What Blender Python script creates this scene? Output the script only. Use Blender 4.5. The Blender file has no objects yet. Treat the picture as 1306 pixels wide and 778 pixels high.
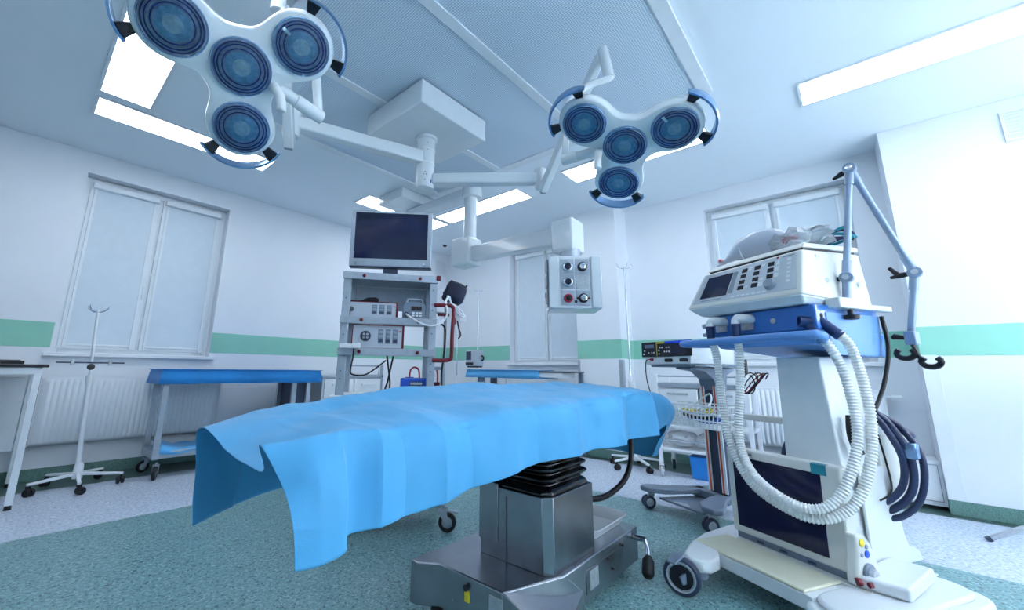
import bpy, bmesh, math, random
from mathutils import Vector, Matrix
random.seed(7)
R = math.radians
# ------------------------------------------------------------------ camera, world, light, exposure
scene = bpy.context.scene
COL = scene.collection
F_PX, CX, CY, CAM_H = 523.01, 613.99, 363.89, 0.967
RIGHT = Vector((0.66428, -0.74737, 0.01259))
DOWN = Vector((0.15907, 0.12488, -0.97934))
FWD = Vector((0.73036, 0.65256, 0.20184))
cam_d = bpy.data.cameras.new('camera')
cam = bpy.data.objects.new('camera', cam_d)
COL.objects.link(cam)
m = Matrix((RIGHT, -DOWN, -FWD)).transposed().to_4x4()
m.translation = Vector((0, 0, CAM_H))
cam.matrix_world = m
cam_d.sensor_fit = 'HORIZONTAL'
cam_d.sensor_width = 36
cam_d.lens = F_PX / 1306 * 36
cam_d.shift_x = (653 - CX) / 1306
cam_d.shift_y = (CY - 389) / 1306
cam_d.clip_start = 0.02
scene.camera = cam

world = bpy.data.worlds.new('world')
scene.world = world
world.use_nodes = True
world.node_tree.nodes['Background'].inputs[0].default_value = (0.55, 0.75, 1.0, 1)
world.node_tree.nodes['Background'].inputs[1].default_value = 0.8

scene.view_settings.view_transform = 'Standard'
scene.view_settings.look = 'None'
scene.view_settings.gamma = 1
scene.view_settings.use_curve_mapping = False
scene.view_settings.exposure = 0.24
PANEL_STRENGTH = 8.0          # ceiling light panels
LIGHT_TINT = (0.90, 0.94, 1.0)
ADDED_DAYLIGHT_W = 1150               # area light in an unseen window, added to brighten the right side

def area_light(name, loc, rot, sx, sy, power, color):
    d = bpy.data.lights.new(name, 'AREA')
    d.shape = 'RECTANGLE'; d.size = sx; d.size_y = sy
    d.energy = power; d.color = color
    o = bpy.data.objects.new(name, d)
    COL.objects.link(o)
    o.location = loc; o.rotation_euler = rot
    return o
area_light('window_daylight', (2.6, -2.615, 1.725), (R(-90), 0, 0), 3.1, 1.55, ADDED_DAYLIGHT_W, (0.90, 0.94, 1.0))  # added lamp in the end-wall opening, brightens the right side

# ------------------------------------------------------------------ materials
def lin(c):
    return tuple(((v / 12.92) if v <= 0.04045 else ((v + 0.055) / 1.055) ** 2.4) for v in c)
def hexc(h):
    return lin(tuple(int(h[i:i + 2], 16) / 255 for i in (0, 2, 4)))
MATS = {}
def mat(name, col, rough=0.5, metal=0.0, vary=0.04, scale=12.0, bump=0.0, bscale=60.0, trans=0.0, alpha=1.0, coat=0.0, spec=0.5, ior=1.45, emit=None, estr=0.0, subsurf=0.0):
    if isinstance(col, str): col = hexc(col)
    mt = bpy.data.materials.new(name)
    mt.use_nodes = True
    nt = mt.node_tree; N = nt.nodes; L = nt.links
    b = N['Principled BSDF']
    b.inputs['Roughness'].default_value = rough
    b.inputs['Metallic'].default_value = metal
    b.inputs['Transmission Weight'].default_value = trans
    b.inputs['Alpha'].default_value = alpha
    b.inputs['Coat Weight'].default_value = coat
    b.inputs['Specular IOR Level'].default_value = spec
    b.inputs['IOR'].default_value = ior
    tc = N.new('ShaderNodeTexCoord')
    nz = N.new('ShaderNodeTexNoise'); nz.inputs['Scale'].default_value = scale; nz.inputs['Detail'].default_value = 3
    L.new(tc.outputs['Object'], nz.inputs['Vector'])
    rp = N.new('ShaderNodeValToRGB')
    rp.color_ramp.elements[0].position = 0.3; rp.color_ramp.elements[1].position = 0.7
    rp.color_ramp.elements[0].color = (*[max(0, c * (1 - vary)) for c in col], 1)
    rp.color_ramp.elements[1].color = (*[min(1, c * (1 + vary)) for c in col], 1)
    L.new(nz.outputs['Fac'], rp.inputs['Fac'])
    L.new(rp.outputs['Color'], b.inputs['Base Color'])
    if bump > 0:
        n2 = N.new('ShaderNodeTexNoise'); n2.inputs['Scale'].default_value = bscale; n2.inputs['Detail'].default_value = 4
        L.new(tc.outputs['Object'], n2.inputs['Vector'])
        bp = N.new('ShaderNodeBump'); bp.inputs['Strength'].default_value = bump; bp.inputs['Distance'].default_value = 0.01
        L.new(n2.outputs['Fac'], bp.inputs['Height']); L.new(bp.outputs['Normal'], b.inputs['Normal'])
    if emit is not None:
        b.inputs['Emission Color'].default_value = (*emit, 1)
        b.inputs['Emission Strength'].default_value = estr
    MATS[name] = mt
    return mt

def speckle(name, base, dark, light, scale=140.0, rough=0.28):
    mt = bpy.data.materials.new(name); mt.use_nodes = True
    nt = mt.node_tree; N = nt.nodes; L = nt.links; b = N['Principled BSDF']
    b.inputs['Roughness'].default_value = rough
    b.inputs['Specular IOR Level'].default_value = 0.45
    tc = N.new('ShaderNodeTexCoord')
    v = N.new('ShaderNodeTexVoronoi'); v.inputs['Scale'].default_value = scale
    L.new(tc.outputs['Object'], v.inputs['Vector'])
    sp = N.new('ShaderNodeSeparateColor'); L.new(v.outputs['Color'], sp.inputs[0])
    r1 = N.new('ShaderNodeValToRGB'); r1.color_ramp.interpolation = 'CONSTANT'
    e = r1.color_ramp.elements
    e[0].position = 0; e[0].color = (*hexc(dark), 1)
    e[1].position = 0.10; e[1].color = (*hexc(base), 1)
    k = e.new(0.82); k.color = (*hexc(light), 1)
    L.new(sp.outputs[0], r1.inputs['Fac'])
    n = N.new('ShaderNodeTexNoise'); n.inputs['Scale'].default_value = 55; n.inputs['Detail'].default_value = 5
    L.new(tc.outputs['Object'], n.inputs['Vector'])
    r2 = N.new('ShaderNodeValToRGB')
    r2.color_ramp.elements[0].position = 0.32; r2.color_ramp.elements[0].color = (0.72, 0.74, 0.76, 1)
    r2.color_ramp.elements[1].position = 0.62; r2.color_ramp.elements[1].color = (1.06, 1.06, 1.06, 1)
    L.new(n.outputs['Fac'], r2.inputs['Fac'])
    mx = N.new('ShaderNodeMix'); mx.data_type = 'RGBA'; mx.blend_type = 'MULTIPLY'; mx.inputs['Factor'].default_value = 1
    L.new(r1.outputs['Color'], mx.inputs[6]); L.new(r2.outputs['Color'], mx.inputs[7])
    L.new(mx.outputs[2], b.inputs['Base Color'])
    MATS[name] = mt

mat('wall', 'e4ebf3', 0.55, vary=0.015, scale=3, bump=0.05, bscale=220)
mat('ceiling', 'eaf4fc', 0.6, vary=0.012, scale=2, bump=0.04, bscale=260)
mat('stripe', '8ac8b6', 0.5, vary=0.03, scale=6, bump=0.04, bscale=220)
mat('cove', '5f8580', 0.45, vary=0.35, scale=160)
speckle('lino_green', '74a0a4', '42636a', '96bcbf', 130, 0.3)
speckle('lino_white', 'c9d6e8', 'b8c6dc', 'd6e1ef', 110, 0.26)
speckle('lino_dark', '45605f', '2c4142', '57736f', 130, 0.3)
mat('white_paint', 'e3ebf2', 0.35, vary=0.02, coat=0.15)
mat('white_plastic', 'e2e9ee', 0.3, vary=0.02, coat=0.2)
mat('panel_grey', 'c3ccd4', 0.4, vary=0.02)
mat('cream_plastic', 'd8d9c4', 0.35, vary=0.03)
mat('warm_white', 'dfe2de', 0.33, vary=0.02, coat=0.1)
mat('hose_white', 'f0f2f2', 0.35, vary=0.02)
mat('blind', 'd3e1ec', 0.7, vary=0.02, bump=0.05, bscale=400)
mat('window_pvc', 'e2ebf2', 0.35, vary=0.02)
mat('glass', (0.85, 0.93, 1.0), 0.03, trans=1.0, vary=0.0, ior=1.45)
mat('grey_metal', 'a9b4c0', 0.38, metal=0.55, vary=0.06, scale=30)
mat('arm_grey', '8a9db6', 0.35, metal=0.3, vary=0.04)
mat('steel', '9ea3ab', 0.27, metal=0.95, vary=0.1, scale=9, bump=0.02, bscale=180)
mat('steel_dark', '6d747d', 0.3, metal=0.9, vary=0.1, scale=10)
mat('chrome', 'd5dbe2', 0.12, metal=1.0, vary=0.03)
mat('black_rubber', '0c0f16', 0.45, vary=0.2)
mat('black_gloss', '06080f', 0.18, vary=0.2, coat=0.5)
mat('black_plastic', '0e1220', 0.4, vary=0.15)
mat('pouch_navy', '0d1733', 0.6, vary=0.2, scale=30)
mat('navy_plastic', '16305e', 0.35, vary=0.08)
mat('screen', '10173a', 0.10, vary=0.1, coat=0.35, spec=0.35)
mat('maroon', '6c1526', 0.35, vary=0.08)
mat('vent_blue', '2b6dbb', 0.32, vary=0.05, coat=0.2)
mat('vent_blue_light', '5f92d2', 0.35, vary=0.04)
mat('slate', '6f7f92', 0.4, vary=0.05)
mat('slate_dark', '2f3c55', 0.4, vary=0.06)
mat('orange', 'd9572f', 0.4, vary=0.05)
mat('bright_blue', '1d4fb8', 0.35, vary=0.05)
mat('bin_blue', '1f7fd0', 0.45, vary=0.04)
mat('yellow', 'e6cf2a', 0.5, vary=0.05)
mat('red', 'c02845', 0.4, vary=0.06)
mat('teal', '2b8ca0', 0.4, vary=0.05)
mat('lamp_body', 'dfe8ee', 0.22, vary=0.015, coat=0.4)
mat('handle_metal', '7f9fc4', 0.25, metal=0.7, vary=0.05)
mat('lens_ring', 'cbd4f7', 0.12, metal=0.15, coat=0.6, vary=0.3, scale=40)  # lens tones are lightened to stand in for light off the inner reflectors
mat('lens_mid', 'a6d2f4', 0.12, metal=0.1, coat=0.6, vary=0.25, scale=50)
mat('lens_core', 'd6effc', 0.15, metal=0.05, coat=0.5, vary=0.2, scale=60)
mat('lens_dark', '5560b4', 0.12, metal=0.2, coat=0.6, vary=0.35, scale=60)
def glass_mix(name):
    mt = bpy.data.materials.new(name); mt.use_nodes = True
    N_ = mt.node_tree.nodes; L_ = mt.node_tree.links
    N_.remove(N_['Principled BSDF'])
    fr = N_.new('ShaderNodeFresnel'); fr.inputs['IOR'].default_value = 1.5
    tr = N_.new('ShaderNodeBsdfTransparent'); tr.inputs['Color'].default_value = (.86, .92, 1, 1)
    gl = N_.new('ShaderNodeBsdfGlossy'); gl.inputs['Roughness'].default_value = .04; gl.inputs['Color'].default_value = (.95, .97, 1, 1)
    tc = N_.new('ShaderNodeTexCoord'); nz = N_.new('ShaderNodeTexNoise'); nz.inputs['Scale'].default_value = 30
    bp = N_.new('ShaderNodeBump'); bp.inputs['Strength'].default_value = .08
    L_.new(tc.outputs['Object'], nz.inputs['Vector']); L_.new(nz.outputs['Fac'], bp.inputs['Height'])
    L_.new(bp.outputs['Normal'], gl.inputs['Normal'])
    mx = N_.new('ShaderNodeMixShader'); L_.new(fr.outputs[0], mx.inputs[0]); L_.new(tr.outputs[0], mx.inputs[1]); L_.new(gl.outputs[0], mx.inputs[2])
    L_.new(mx.outputs[0], N_['Material Output'].inputs['Surface']); MATS[name] = mt
glass_mix('lens_glass')
mat('cable_black', '0d1018', 0.5, vary=0.1)
mat('cable_navy', '1d2a4d', 0.45, vary=0.1)
mat('cable_white', 'e8edf2', 0.4, vary=0.02)
mat('radiator', 'e0e9f1', 0.3, vary=0.015, coat=0.2)
mat('print_grey', '8d9aa8', 0.5, vary=0.03)
mat('device_grey', 'b4bec9', 0.4, metal=0.2, vary=0.02)
mat('label_silver', 'b8bfc6', 0.35, metal=0.5, vary=0.15, scale=60)
mat('clear_plastic', (0.88, 0.93, 0.97), 0.12, trans=0.55, vary=0.02, ior=1.2, bump=0.5, bscale=25)
mat('bag_plastic', (0.86, 0.92, 0.97), 0.12, trans=0.6, vary=0.03, ior=1.15, bump=0.6, bscale=35)
mat('bag_mask', 'd5ddec', 0.25, vary=0.03, trans=0.25)
mat('panel_light', (0.9, 0.95, 1.0), 0.4, vary=0.0, emit=LIGHT_TINT, estr=PANEL_STRENGTH)
mat('display_blue', '1436b0', 0.3, vary=0.05, emit=lin((0.08, 0.2, 0.75)), estr=0.5)
mat('display_yellow', 'd8c933', 0.4, vary=0.05)

def cloth_mat(name, col, sheen=0.2):
    mt = mat(name, col, 0.62, vary=0.05, scale=5, bump=0.12, bscale=350)
    N = mt.node_tree.nodes; L = mt.node_tree.links
    b = N['Principled BSDF']
    b.inputs['Sheen Weight'].default_value = sheen
    b.inputs['Sheen Roughness'].default_value = 0.4
    tr = N.new('ShaderNodeBsdfTranslucent')
    c = hexc(col); tr.inputs['Color'].default_value = (*c, 1)
    mx = N.new('ShaderNodeMixShader'); mx.inputs[0].default_value = 0.10
    out = N['Material Output']
    L.new(b.outputs[0], mx.inputs[1]); L.new(tr.outputs[0], mx.inputs[2]); L.new(mx.outputs[0], out.inputs['Surface'])
cloth_mat('drape', '4ea8dc')
cloth_mat('cover', '2a94e2')
cloth_mat('cover_light', '5cb2ea')

def grille_mat():
    mt = bpy.data.materials.new('perforated'); mt.use_nodes = True
    N = mt.node_tree.nodes; L = mt.node_tree.links; b = N['Principled BSDF']
    b.inputs['Roughness'].default_value = 0.45
    tc = N.new('ShaderNodeTexCoord')
    sx = N.new('ShaderNodeSeparateXYZ'); L.new(tc.outputs['Object'], sx.inputs[0])
    def wave(out, k):
        a = N.new('ShaderNodeMath'); a.operation = 'MULTIPLY'; a.inputs[1].default_value = k; L.new(out, a.inputs[0])
        s = N.new('ShaderNodeMath'); s.operation = 'SINE'; L.new(a.outputs[0], s.inputs[0]); return s.outputs[0]
    k = 2 * math.pi / 0.0135
    p = N.new('ShaderNodeMath'); p.operation = 'ADD'
    L.new(wave(sx.outputs['X'], k), p.inputs[0]); L.new(wave(sx.outputs['Y'], k), p.inputs[1])
    rp = N.new('ShaderNodeValToRGB')
    rp.color_ramp.elements[0].position = 0.35; rp.color_ramp.elements[0].color = (*hexc('e6eff6'), 1)
    rp.color_ramp.elements[1].position = 0.75; rp.color_ramp.elements[1].color = (*hexc('a3c1dc'), 1)
    mp = N.new('ShaderNodeMapRange'); mp.inputs[1].default_value = -2; mp.inputs[2].default_value = 2
    L.new(p.outputs[0], mp.inputs[0]); L.new(mp.outputs[0], rp.inputs['Fac'])
    L.new(rp.outputs['Color'], b.inputs['Base Color'])
    bp = N.new('ShaderNodeBump'); bp.invert = True; bp.inputs['Strength'].default_value = 0.4; bp.inputs['Distance'].default_value = 0.004
    L.new(mp.outputs[0], bp.inputs['Height']); L.new(bp.outputs['Normal'], b.inputs['Normal'])
    MATS['perforated'] = mt
grille_mat()

# ------------------------------------------------------------------ mesh helpers
def frame(p0, p1):
    z = (Vector(p1) - Vector(p0)).normalized()
    a = Vector((0, 0, 1)) if abs(z.z) < 0.95 else Vector((1, 0, 0))
    x = a.cross(z).normalized(); y = z.cross(x)
    return x, y, z

class MB:
    def __init__(self):
        self.v = []; self.f = []; self.mi = []; self.cur = 0
    def add(self, vs, fs):
        o = len(self.v)
        self.v += [Vector(v) for v in vs]
        self.f += [tuple(i + o for i in f) for f in fs]
        self.mi += [self.cur] * len(fs)
        return self
    def hexa(self, p):      # 8 points: bottom 0-3 ccw, top 4-7
        return self.add(p, [(3, 2, 1, 0), (4, 5, 6, 7), (0, 1, 5, 4), (1, 2, 6, 5), (2, 3, 7, 6), (3, 0, 4, 7)])
    def box(self, x0, x1, y0, y1, z0, z1):
        return self.hexa([(x0, y0, z0), (x1, y0, z0), (x1, y1, z0), (x0, y1, z0), (x0, y0, z1), (x1, y0, z1), (x1, y1, z1), (x0, y1, z1)])
    def beam(self, p0, p1, wd, ht, w1=None, h1=None, up=(0, 0, 1)):   # rectangular bar between two points
        p0 = Vector(p0); p1 = Vector(p1)
        z = (p1 - p0).normalized(); u = Vector(up)
        if abs(z.dot(u)) > 0.98: u = Vector((1, 0, 0))
        x = z.cross(u).normalized(); y = x.cross(z)
        w1 = w1 or wd; h1 = h1 or ht
        P = []
        for p, a, b in ((p0, wd / 2, ht / 2), (p1, w1 / 2, h1 / 2)):
            P += [p - x * a - y * b, p + x * a - y * b, p + x * a + y * b, p - x * a + y * b]
        return self.hexa(P)
    def tube(self, pts, r, seg=10, caps=True, closed=False):
        pts = [Vector(p) for p in pts]; n = len(pts)
        rs = r if isinstance(r, (list, tuple)) else [r] * n
        T = []
        for i in range(n):
            a = pts[(i - 1) % n] if (closed or i > 0) else pts[0]
            b = pts[(i + 1) % n] if (closed or i < n - 1) else pts[-1]
            T.append((b - a).normalized())
        x, y, z = frame((0, 0, 0), T[0])
        vs = []
        for i in range(n):
            if i > 0:
                q = T[i - 1].rotation_difference(T[i]); x = q @ x
            x = (x - T[i] * x.dot(T[i])).normalized(); y = T[i].cross(x)
            for k in range(seg):
                t = 2 * math.pi * k / seg
                vs.append(pts[i] + (x * math.cos(t) + y * math.sin(t)) * rs[i])
        fs = []
        for i in range(n if closed else n - 1):
            j = (i + 1) % n
            for k in range(seg):
                k2 = (k + 1) % seg
                fs.append((i * seg + k, i * seg + k2, j * seg + k2, j * seg + k))
        if caps and not closed:
            fs.append(tuple(range(seg - 1, -1, -1)))
            fs.append(tuple((n - 1) * seg + k for k in range(seg)))
        return self.add(vs, fs)
    def cyl(self, p0, p1, r0, r1=None, seg=20):
        return self.tube([p0, p1], [r0, r0 if r1 is None else r1], seg)
    def lathe(self, prof, o, axis, seg=32, xdir=None):   # prof: (radius, height along the axis)
        o = Vector(o); x, y, z = frame((0, 0, 0), axis)
        vs = []; fs = []; n = len(prof)
        for r, h in prof:
            for k in range(seg):
                t = 2 * math.pi * k / seg
                vs.append(o + z * h + (x * math.cos(t) + y * math.sin(t)) * max(r, 1e-5))
        for i in range(n - 1):
            for k in range(seg):
                k2 = (k + 1) % seg
                fs.append((i * seg + k, i * seg + k2, (i + 1) * seg + k2, (i + 1) * seg + k))
        return self.add(vs, fs)
    def prism(self, poly, o, ux, uy, uz, h0, h1):    # polygon in the ux,uy plane swept along uz
        o = Vector(o); ux = Vector(ux); uy = Vector(uy); uz = Vector(uz)
        n = len(poly)
        vs = [o + ux * a + uy * b + uz * h0 for a, b in poly] + [o + ux * a + uy * b + uz * h1 for a, b in poly]
        fs = [tuple(range(n - 1, -1, -1)), tuple(range(n, 2 * n))]
        for i in range(n):
            j = (i + 1) % n
            fs.append((i, j, n + j, n + i))
        return self.add(vs, fs)
    def sphere(self, o, r, seg=14, rings=8, sc=(1, 1, 1)):
        o = Vector(o); vs = []; fs = []
        for i in range(rings + 1):
            ph = math.pi * i / rings
            for k in range(seg):
                t = 2 * math.pi * k / seg
                vs.append(o + Vector((r * sc[0] * math.sin(ph) * math.cos(t), r * sc[1] * math.sin(ph) * math.sin(t), r * sc[2] * math.cos(ph))))
        for i in range(rings):
            for k in range(seg):
                k2 = (k + 1) % seg
                fs.append((i * seg + k, (i + 1) * seg + k, (i + 1) * seg + k2, i * seg + k2))
        return self.add(vs, fs)
    def tf(self, M):
        self.v = [M @ v for v in self.v]; return self
    def build(self, name, mats, parent=None, bevel=0.0, smooth=40, seg=2, world=False, label=None, solid=0.0):
        if parent is not None and world:
            Mi = (BASE[parent.name] if parent.name in BASE else BASE[parent.parent.name]).inverted()
            self.v = [Mi @ v for v in self.v]
        me = bpy.data.meshes.new(name)
        me.from_pydata([tuple(v) for v in self.v], [], self.f)
        bm = bmesh.new(); bm.from_mesh(me)
        if isinstance(mats, str): bmesh.ops.remove_doubles(bm, verts=bm.verts, dist=1e-6)
        bmesh.ops.recalc_face_normals(bm, faces=bm.faces)
        bm.to_mesh(me); bm.free()
        if not isinstance(mats, (list, tuple)): mats = [mats]
        for k in mats: me.materials.append(MATS[k])
        if len(mats) > 1 and len(me.polygons) == len(self.mi):
            for p, i in zip(me.polygons, self.mi): p.material_index = i
        for p in me.polygons: p.use_smooth = smooth > 0
        if smooth: me.set_sharp_from_angle(angle=R(smooth))
        o = bpy.data.objects.new(name, me)
        COL.objects.link(o)
        if parent is not None: o.parent = parent
        if solid:
            sm = o.modifiers.new('thickness', 'SOLIDIFY'); sm.thickness = solid; sm.offset = 0
        if bevel > 0:
            bv = o.modifiers.new('bevel', 'BEVEL'); bv.width = bevel; bv.segments = seg; bv.limit_method = 'ANGLE'; bv.angle_limit = R(35)
            bv.harden_normals = False
        if label: o['label'] = label
        return o

BASE = {}
def thing(name, label, cat, loc=(0, 0, 0), rz=0.0, group=None):
    o = bpy.data.objects.new(name, None)
    o.empty_display_size = 0.1
    COL.objects.link(o)
    o.location = loc; o.rotation_euler = (0, 0, rz)
    BASE[o.name] = Matrix.Translation(Vector(loc)) @ Matrix.Rotation(rz, 4, 'Z')
    o['label'] = label; o['category'] = cat
    if group: o['group'] = group
    return o
def tag(o, label, cat, group=None):
    o['label'] = label; o['category'] = cat
    if group: o['group'] = group
    return o
def struct(o, label=None, cat=None):
    o['kind'] = 'structure'
    if label: o['label'] = label
    if cat: o['category'] = cat
    return o
def sthing(name, label, cat, loc=(0, 0, 0)):
    return struct(thing(name, label, cat, loc))
def smooth_path(pts, n=8):
    P = [Vector(p) for p in pts]; out = []
    for i in range(len(P) - 1):
        a = P[max(i - 1, 0)]; b = P[i]; c = P[i + 1]; d = P[min(i + 2, len(P) - 1)]
        for k in range(n):
            t = k / n
            out.append(0.5 * ((2 * b) + (c - a) * t + (2 * a - 5 * b + 4 * c - d) * t * t + (3 * b - a - 3 * c + d) * t ** 3))
    out.append(P[-1]); return out
def link_tree(root, loc, rz=None, label=None):
    r = root.copy(); COL.objects.link(r); r.location = loc
    if rz is not None: r.rotation_euler = (0, 0, rz)
    if label: r['label'] = label
    for ch in list(root.children):
        c = ch.copy(); COL.objects.link(c); c.parent = r
        for g in list(ch.children):
            d = g.copy(); COL.objects.link(d); d.parent = c
    return r

# ------------------------------------------------------------------ room shell
H = 3.0
YL = 5.29          # wall with the big window on the left
XR = 4.98          # far wall, recessed bays
XC = 4.62          # face of the column and of the wall block on the right
X0, Y0 = -2.2, -2.6
# floor: green field, pale band, dark border, laid as one sheet
fl = MB()
GX, GY = 3.37, 3.63
DX, DY = 4.52, 4.85
T = 0.05
def fbox(x0, x1, y0, y1, mi):
    fl.cur = mi; fl.box(x0, x1, y0, y1, -T, 0)
fbox(X0, GX, Y0, GY, 0)
fbox(X0, DX, GY, DY, 1); fbox(GX, DX, Y0, GY, 1)
fbox(X0, XR + .3, DY, YL + .3, 2); fbox(DX, XR + .3, Y0, DY, 2)
struct(fl.build('floor', ['lino_green', 'lino_white', 'lino_dark'], smooth=0), 'speckled green linoleum floor with a pale inlaid band and dark border', 'floor')

cb = MB(); cb.box(X0 - .2, XR + .4, Y0 - .2, YL + .4, H, H + .08)
struct(cb.build('ceiling', 'ceiling', smooth=0), 'smooth pale blue-white ceiling', 'ceiling')

def wall_with_holes(name, label, axis, pos, thick, lo, hi, holes):
    """axis 'y': wall lies in y=pos..pos+thick and runs along x; axis 'x' the other way round"""
    b = MB()
    def put(a0, a1, z0, z1):
        if a1 - a0 < 1e-4 or z1 - z0 < 1e-4: return
        if axis == 'y': b.box(a0, a1, min(pos, pos + thick), max(pos, pos + thick), z0, z1)
        else: b.box(min(pos, pos + thick), max(pos, pos + thick), a0, a1, z0, z1)
    cur = lo
    for (a0, a1, z0, z1) in sorted(holes):
        put(cur, a0, 0, H); put(a0, a1, 0, z0); put(a0, a1, z1, H); cur = a1
    put(cur, hi, 0, H)
    return struct(b.build(name, 'wall', smooth=0), label, 'wall')
W1 = (0.20, 1.43, 1.07, 2.79)
W2 = (2.62, 3.855, 1.07, 2.79)
W3 = (-0.17, 1.06, 1.07, 2.79)
wall_left = wall_with_holes('wall_left', 'pale painted wall with a green stripe and the large two-leaf window', 'y', YL, 0.30, X0 - .2, XR + .3, [W1])
wall_far = wall_with_holes('wall_back', 'far pale wall with green stripe behind the ceiling pendant and ventilator', 'x', XR, 0.30, Y0, YL, [W2, W3])
wall_near = wall_with_holes('wall_right', 'pale end wall beside the ventilator side of the room', 'y', Y0, -0.2, X0 - .2, XR + .3, [(1.0, 4.2, 0.90, 2.55)])  # the opening is made for the added window and its light
wall_behind = wall_with_holes('wall_front', 'pale wall opposite the pendant', 'x', X0, -0.2, Y0, YL, [])
def pier(name, label, y0, y1, x0):
    b = MB(); b.box(x0, XR + .05, y0, y1, 0, H)
    return struct(b.build(name, 'wall', bevel=0.004), label, 'wall')
pier_col = pier('wall_pier', 'narrow white structural column projecting from the far wall', 1.97, 2.53, 4.645)
wall_block = pier('wall_block', 'bright white wall section projecting at the right edge of the room', Y0, -0.40, XC)

# painted stripe: one strip for each stretch of wall
SZ0, SZ1 = 1.115, 1.335
def stripe(parent, *bx):
    b = MB(); b.box(*bx); o = b.build('painted_stripe', 'stripe', parent, smooth=0); o['label'] = 'mint green painted stripe'; return o
e = 0.003
stripe(wall_left, X0, W1[0] - .0, YL - e, YL + .001, SZ0, SZ1)
stripe(wall_left, W1[1], XR, YL - e, YL + .001, SZ0, SZ1)
stripe(wall_far, XR - e, XR + .001, W2[1], YL - e, SZ0, SZ1)
stripe(wall_far, XR - e, XR + .001, 2.53, W2[0], SZ0, SZ1)
stripe(wall_far, XR - e, XR + .001, W3[1], 1.97, SZ0, SZ1)
stripe(wall_far, XR - e, XR + .001, -0.40, W3[0], SZ0, SZ1)
b = MB(); b.box(4.645 - e, 4.646, 1.97 - e, 2.53 + e, SZ0, SZ1); b.box(4.645, XR - e, 1.97 - e, 1.971, SZ0, SZ1)
b.build('painted_stripe', 'stripe', pier_col, smooth=0)
b = MB(); b.box(XC - e, XC + .001, Y0, -0.40 + e, SZ0, SZ1); b.box(XC, XR - e, -0.401, -0.40 + e, SZ0, SZ1)
b.build('painted_stripe', 'stripe', wall_block, smooth=0)

# cove skirting
def cove(name, segs):
    b = MB()
    for bx in segs: b.box(*bx)
    return struct(b.build(name, 'cove', bevel=0.004), 'speckled dark green coved skirting', 'skirting')
ch = 0.10; ct = 0.012
cove('baseboard_left', [(X0, XR, YL - ct, YL, 0, ch)])
cove('baseboard_back', [(XR - ct, XR, 2.53, YL - ct, 0, ch), (XR - ct, XR, -0.16, 1.97, 0, ch)])
cove('baseboard_pier', [(4.645 - ct, 4.645, 1.97 - ct, 2.53, 0, ch), (4.645, XR - ct, 1.97 - ct, 1.97, 0, ch)])
cove('baseboard_right', [(XC - ct, XC, Y0, -0.40 + ct, 0, ch)])
# corner guards
def guard(name, label, parts):
    b = MB()
    for bx in parts: b.box(*bx)
    return struct(b.build(name, 'grey_metal', bevel=0.002), label, 'corner guard')
g = 0.006
guard('trim_1', 'grey metal corner guard low on the left edge of the column', [(4.645 - g, 4.645, 2.50, 2.53 + g, .10, 1.10)])
guard('trim_2', 'grey metal corner guard low on the right edge of the column', [(4.645 - g, 4.645, 1.97 - g, 2.01, .10, 1.10), (4.645, 4.70, 1.97 - g, 1.97, .10, 1.10)])
b = MB(); b.box(XC - g, XC, -0.48, -0.40 + g, .10, 1.12); b.box(XC, XC + .07, -0.40, -0.40 + g, .10, 1.12)
struct(b.build('trim_3', 'white_plastic', bevel=0.002), 'white plastic corner guard on the edge of the right wall section', 'corner guard')
# boxed pipe run with an access hatch, low in the corner of the right bay
t = sthing('trim_4', 'low white boxed pipe cover with access hatch beside the right wall edge', 'pipe cover', (4.70, -0.28, 0))
b = MB(); b.box(4.68, XR, -0.395, -0.155, 0.03, 0.34); b.build('cover', 'white_paint', t, bevel=0.006, world=True)
b = MB(); b.box(4.672, 4.679, -0.372, -0.18, 0.065, 0.315); b.build('hatch', 'white_plastic', t, bevel=0.002, world=True)
b = MB()
for bx in ((-0.376, -0.372, .061, .319), (-0.18, -0.176, .061, .319)): b.box(4.676, 4.6795, bx[0], bx[1], bx[2], bx[3])
b.box(4.676, 4.6795, -.376, -.176, .061, .065); b.box(4.676, 4.6795, -.376, -.176, .315, .319)
b.build('joint', 'print_grey', t, world=True)

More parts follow.
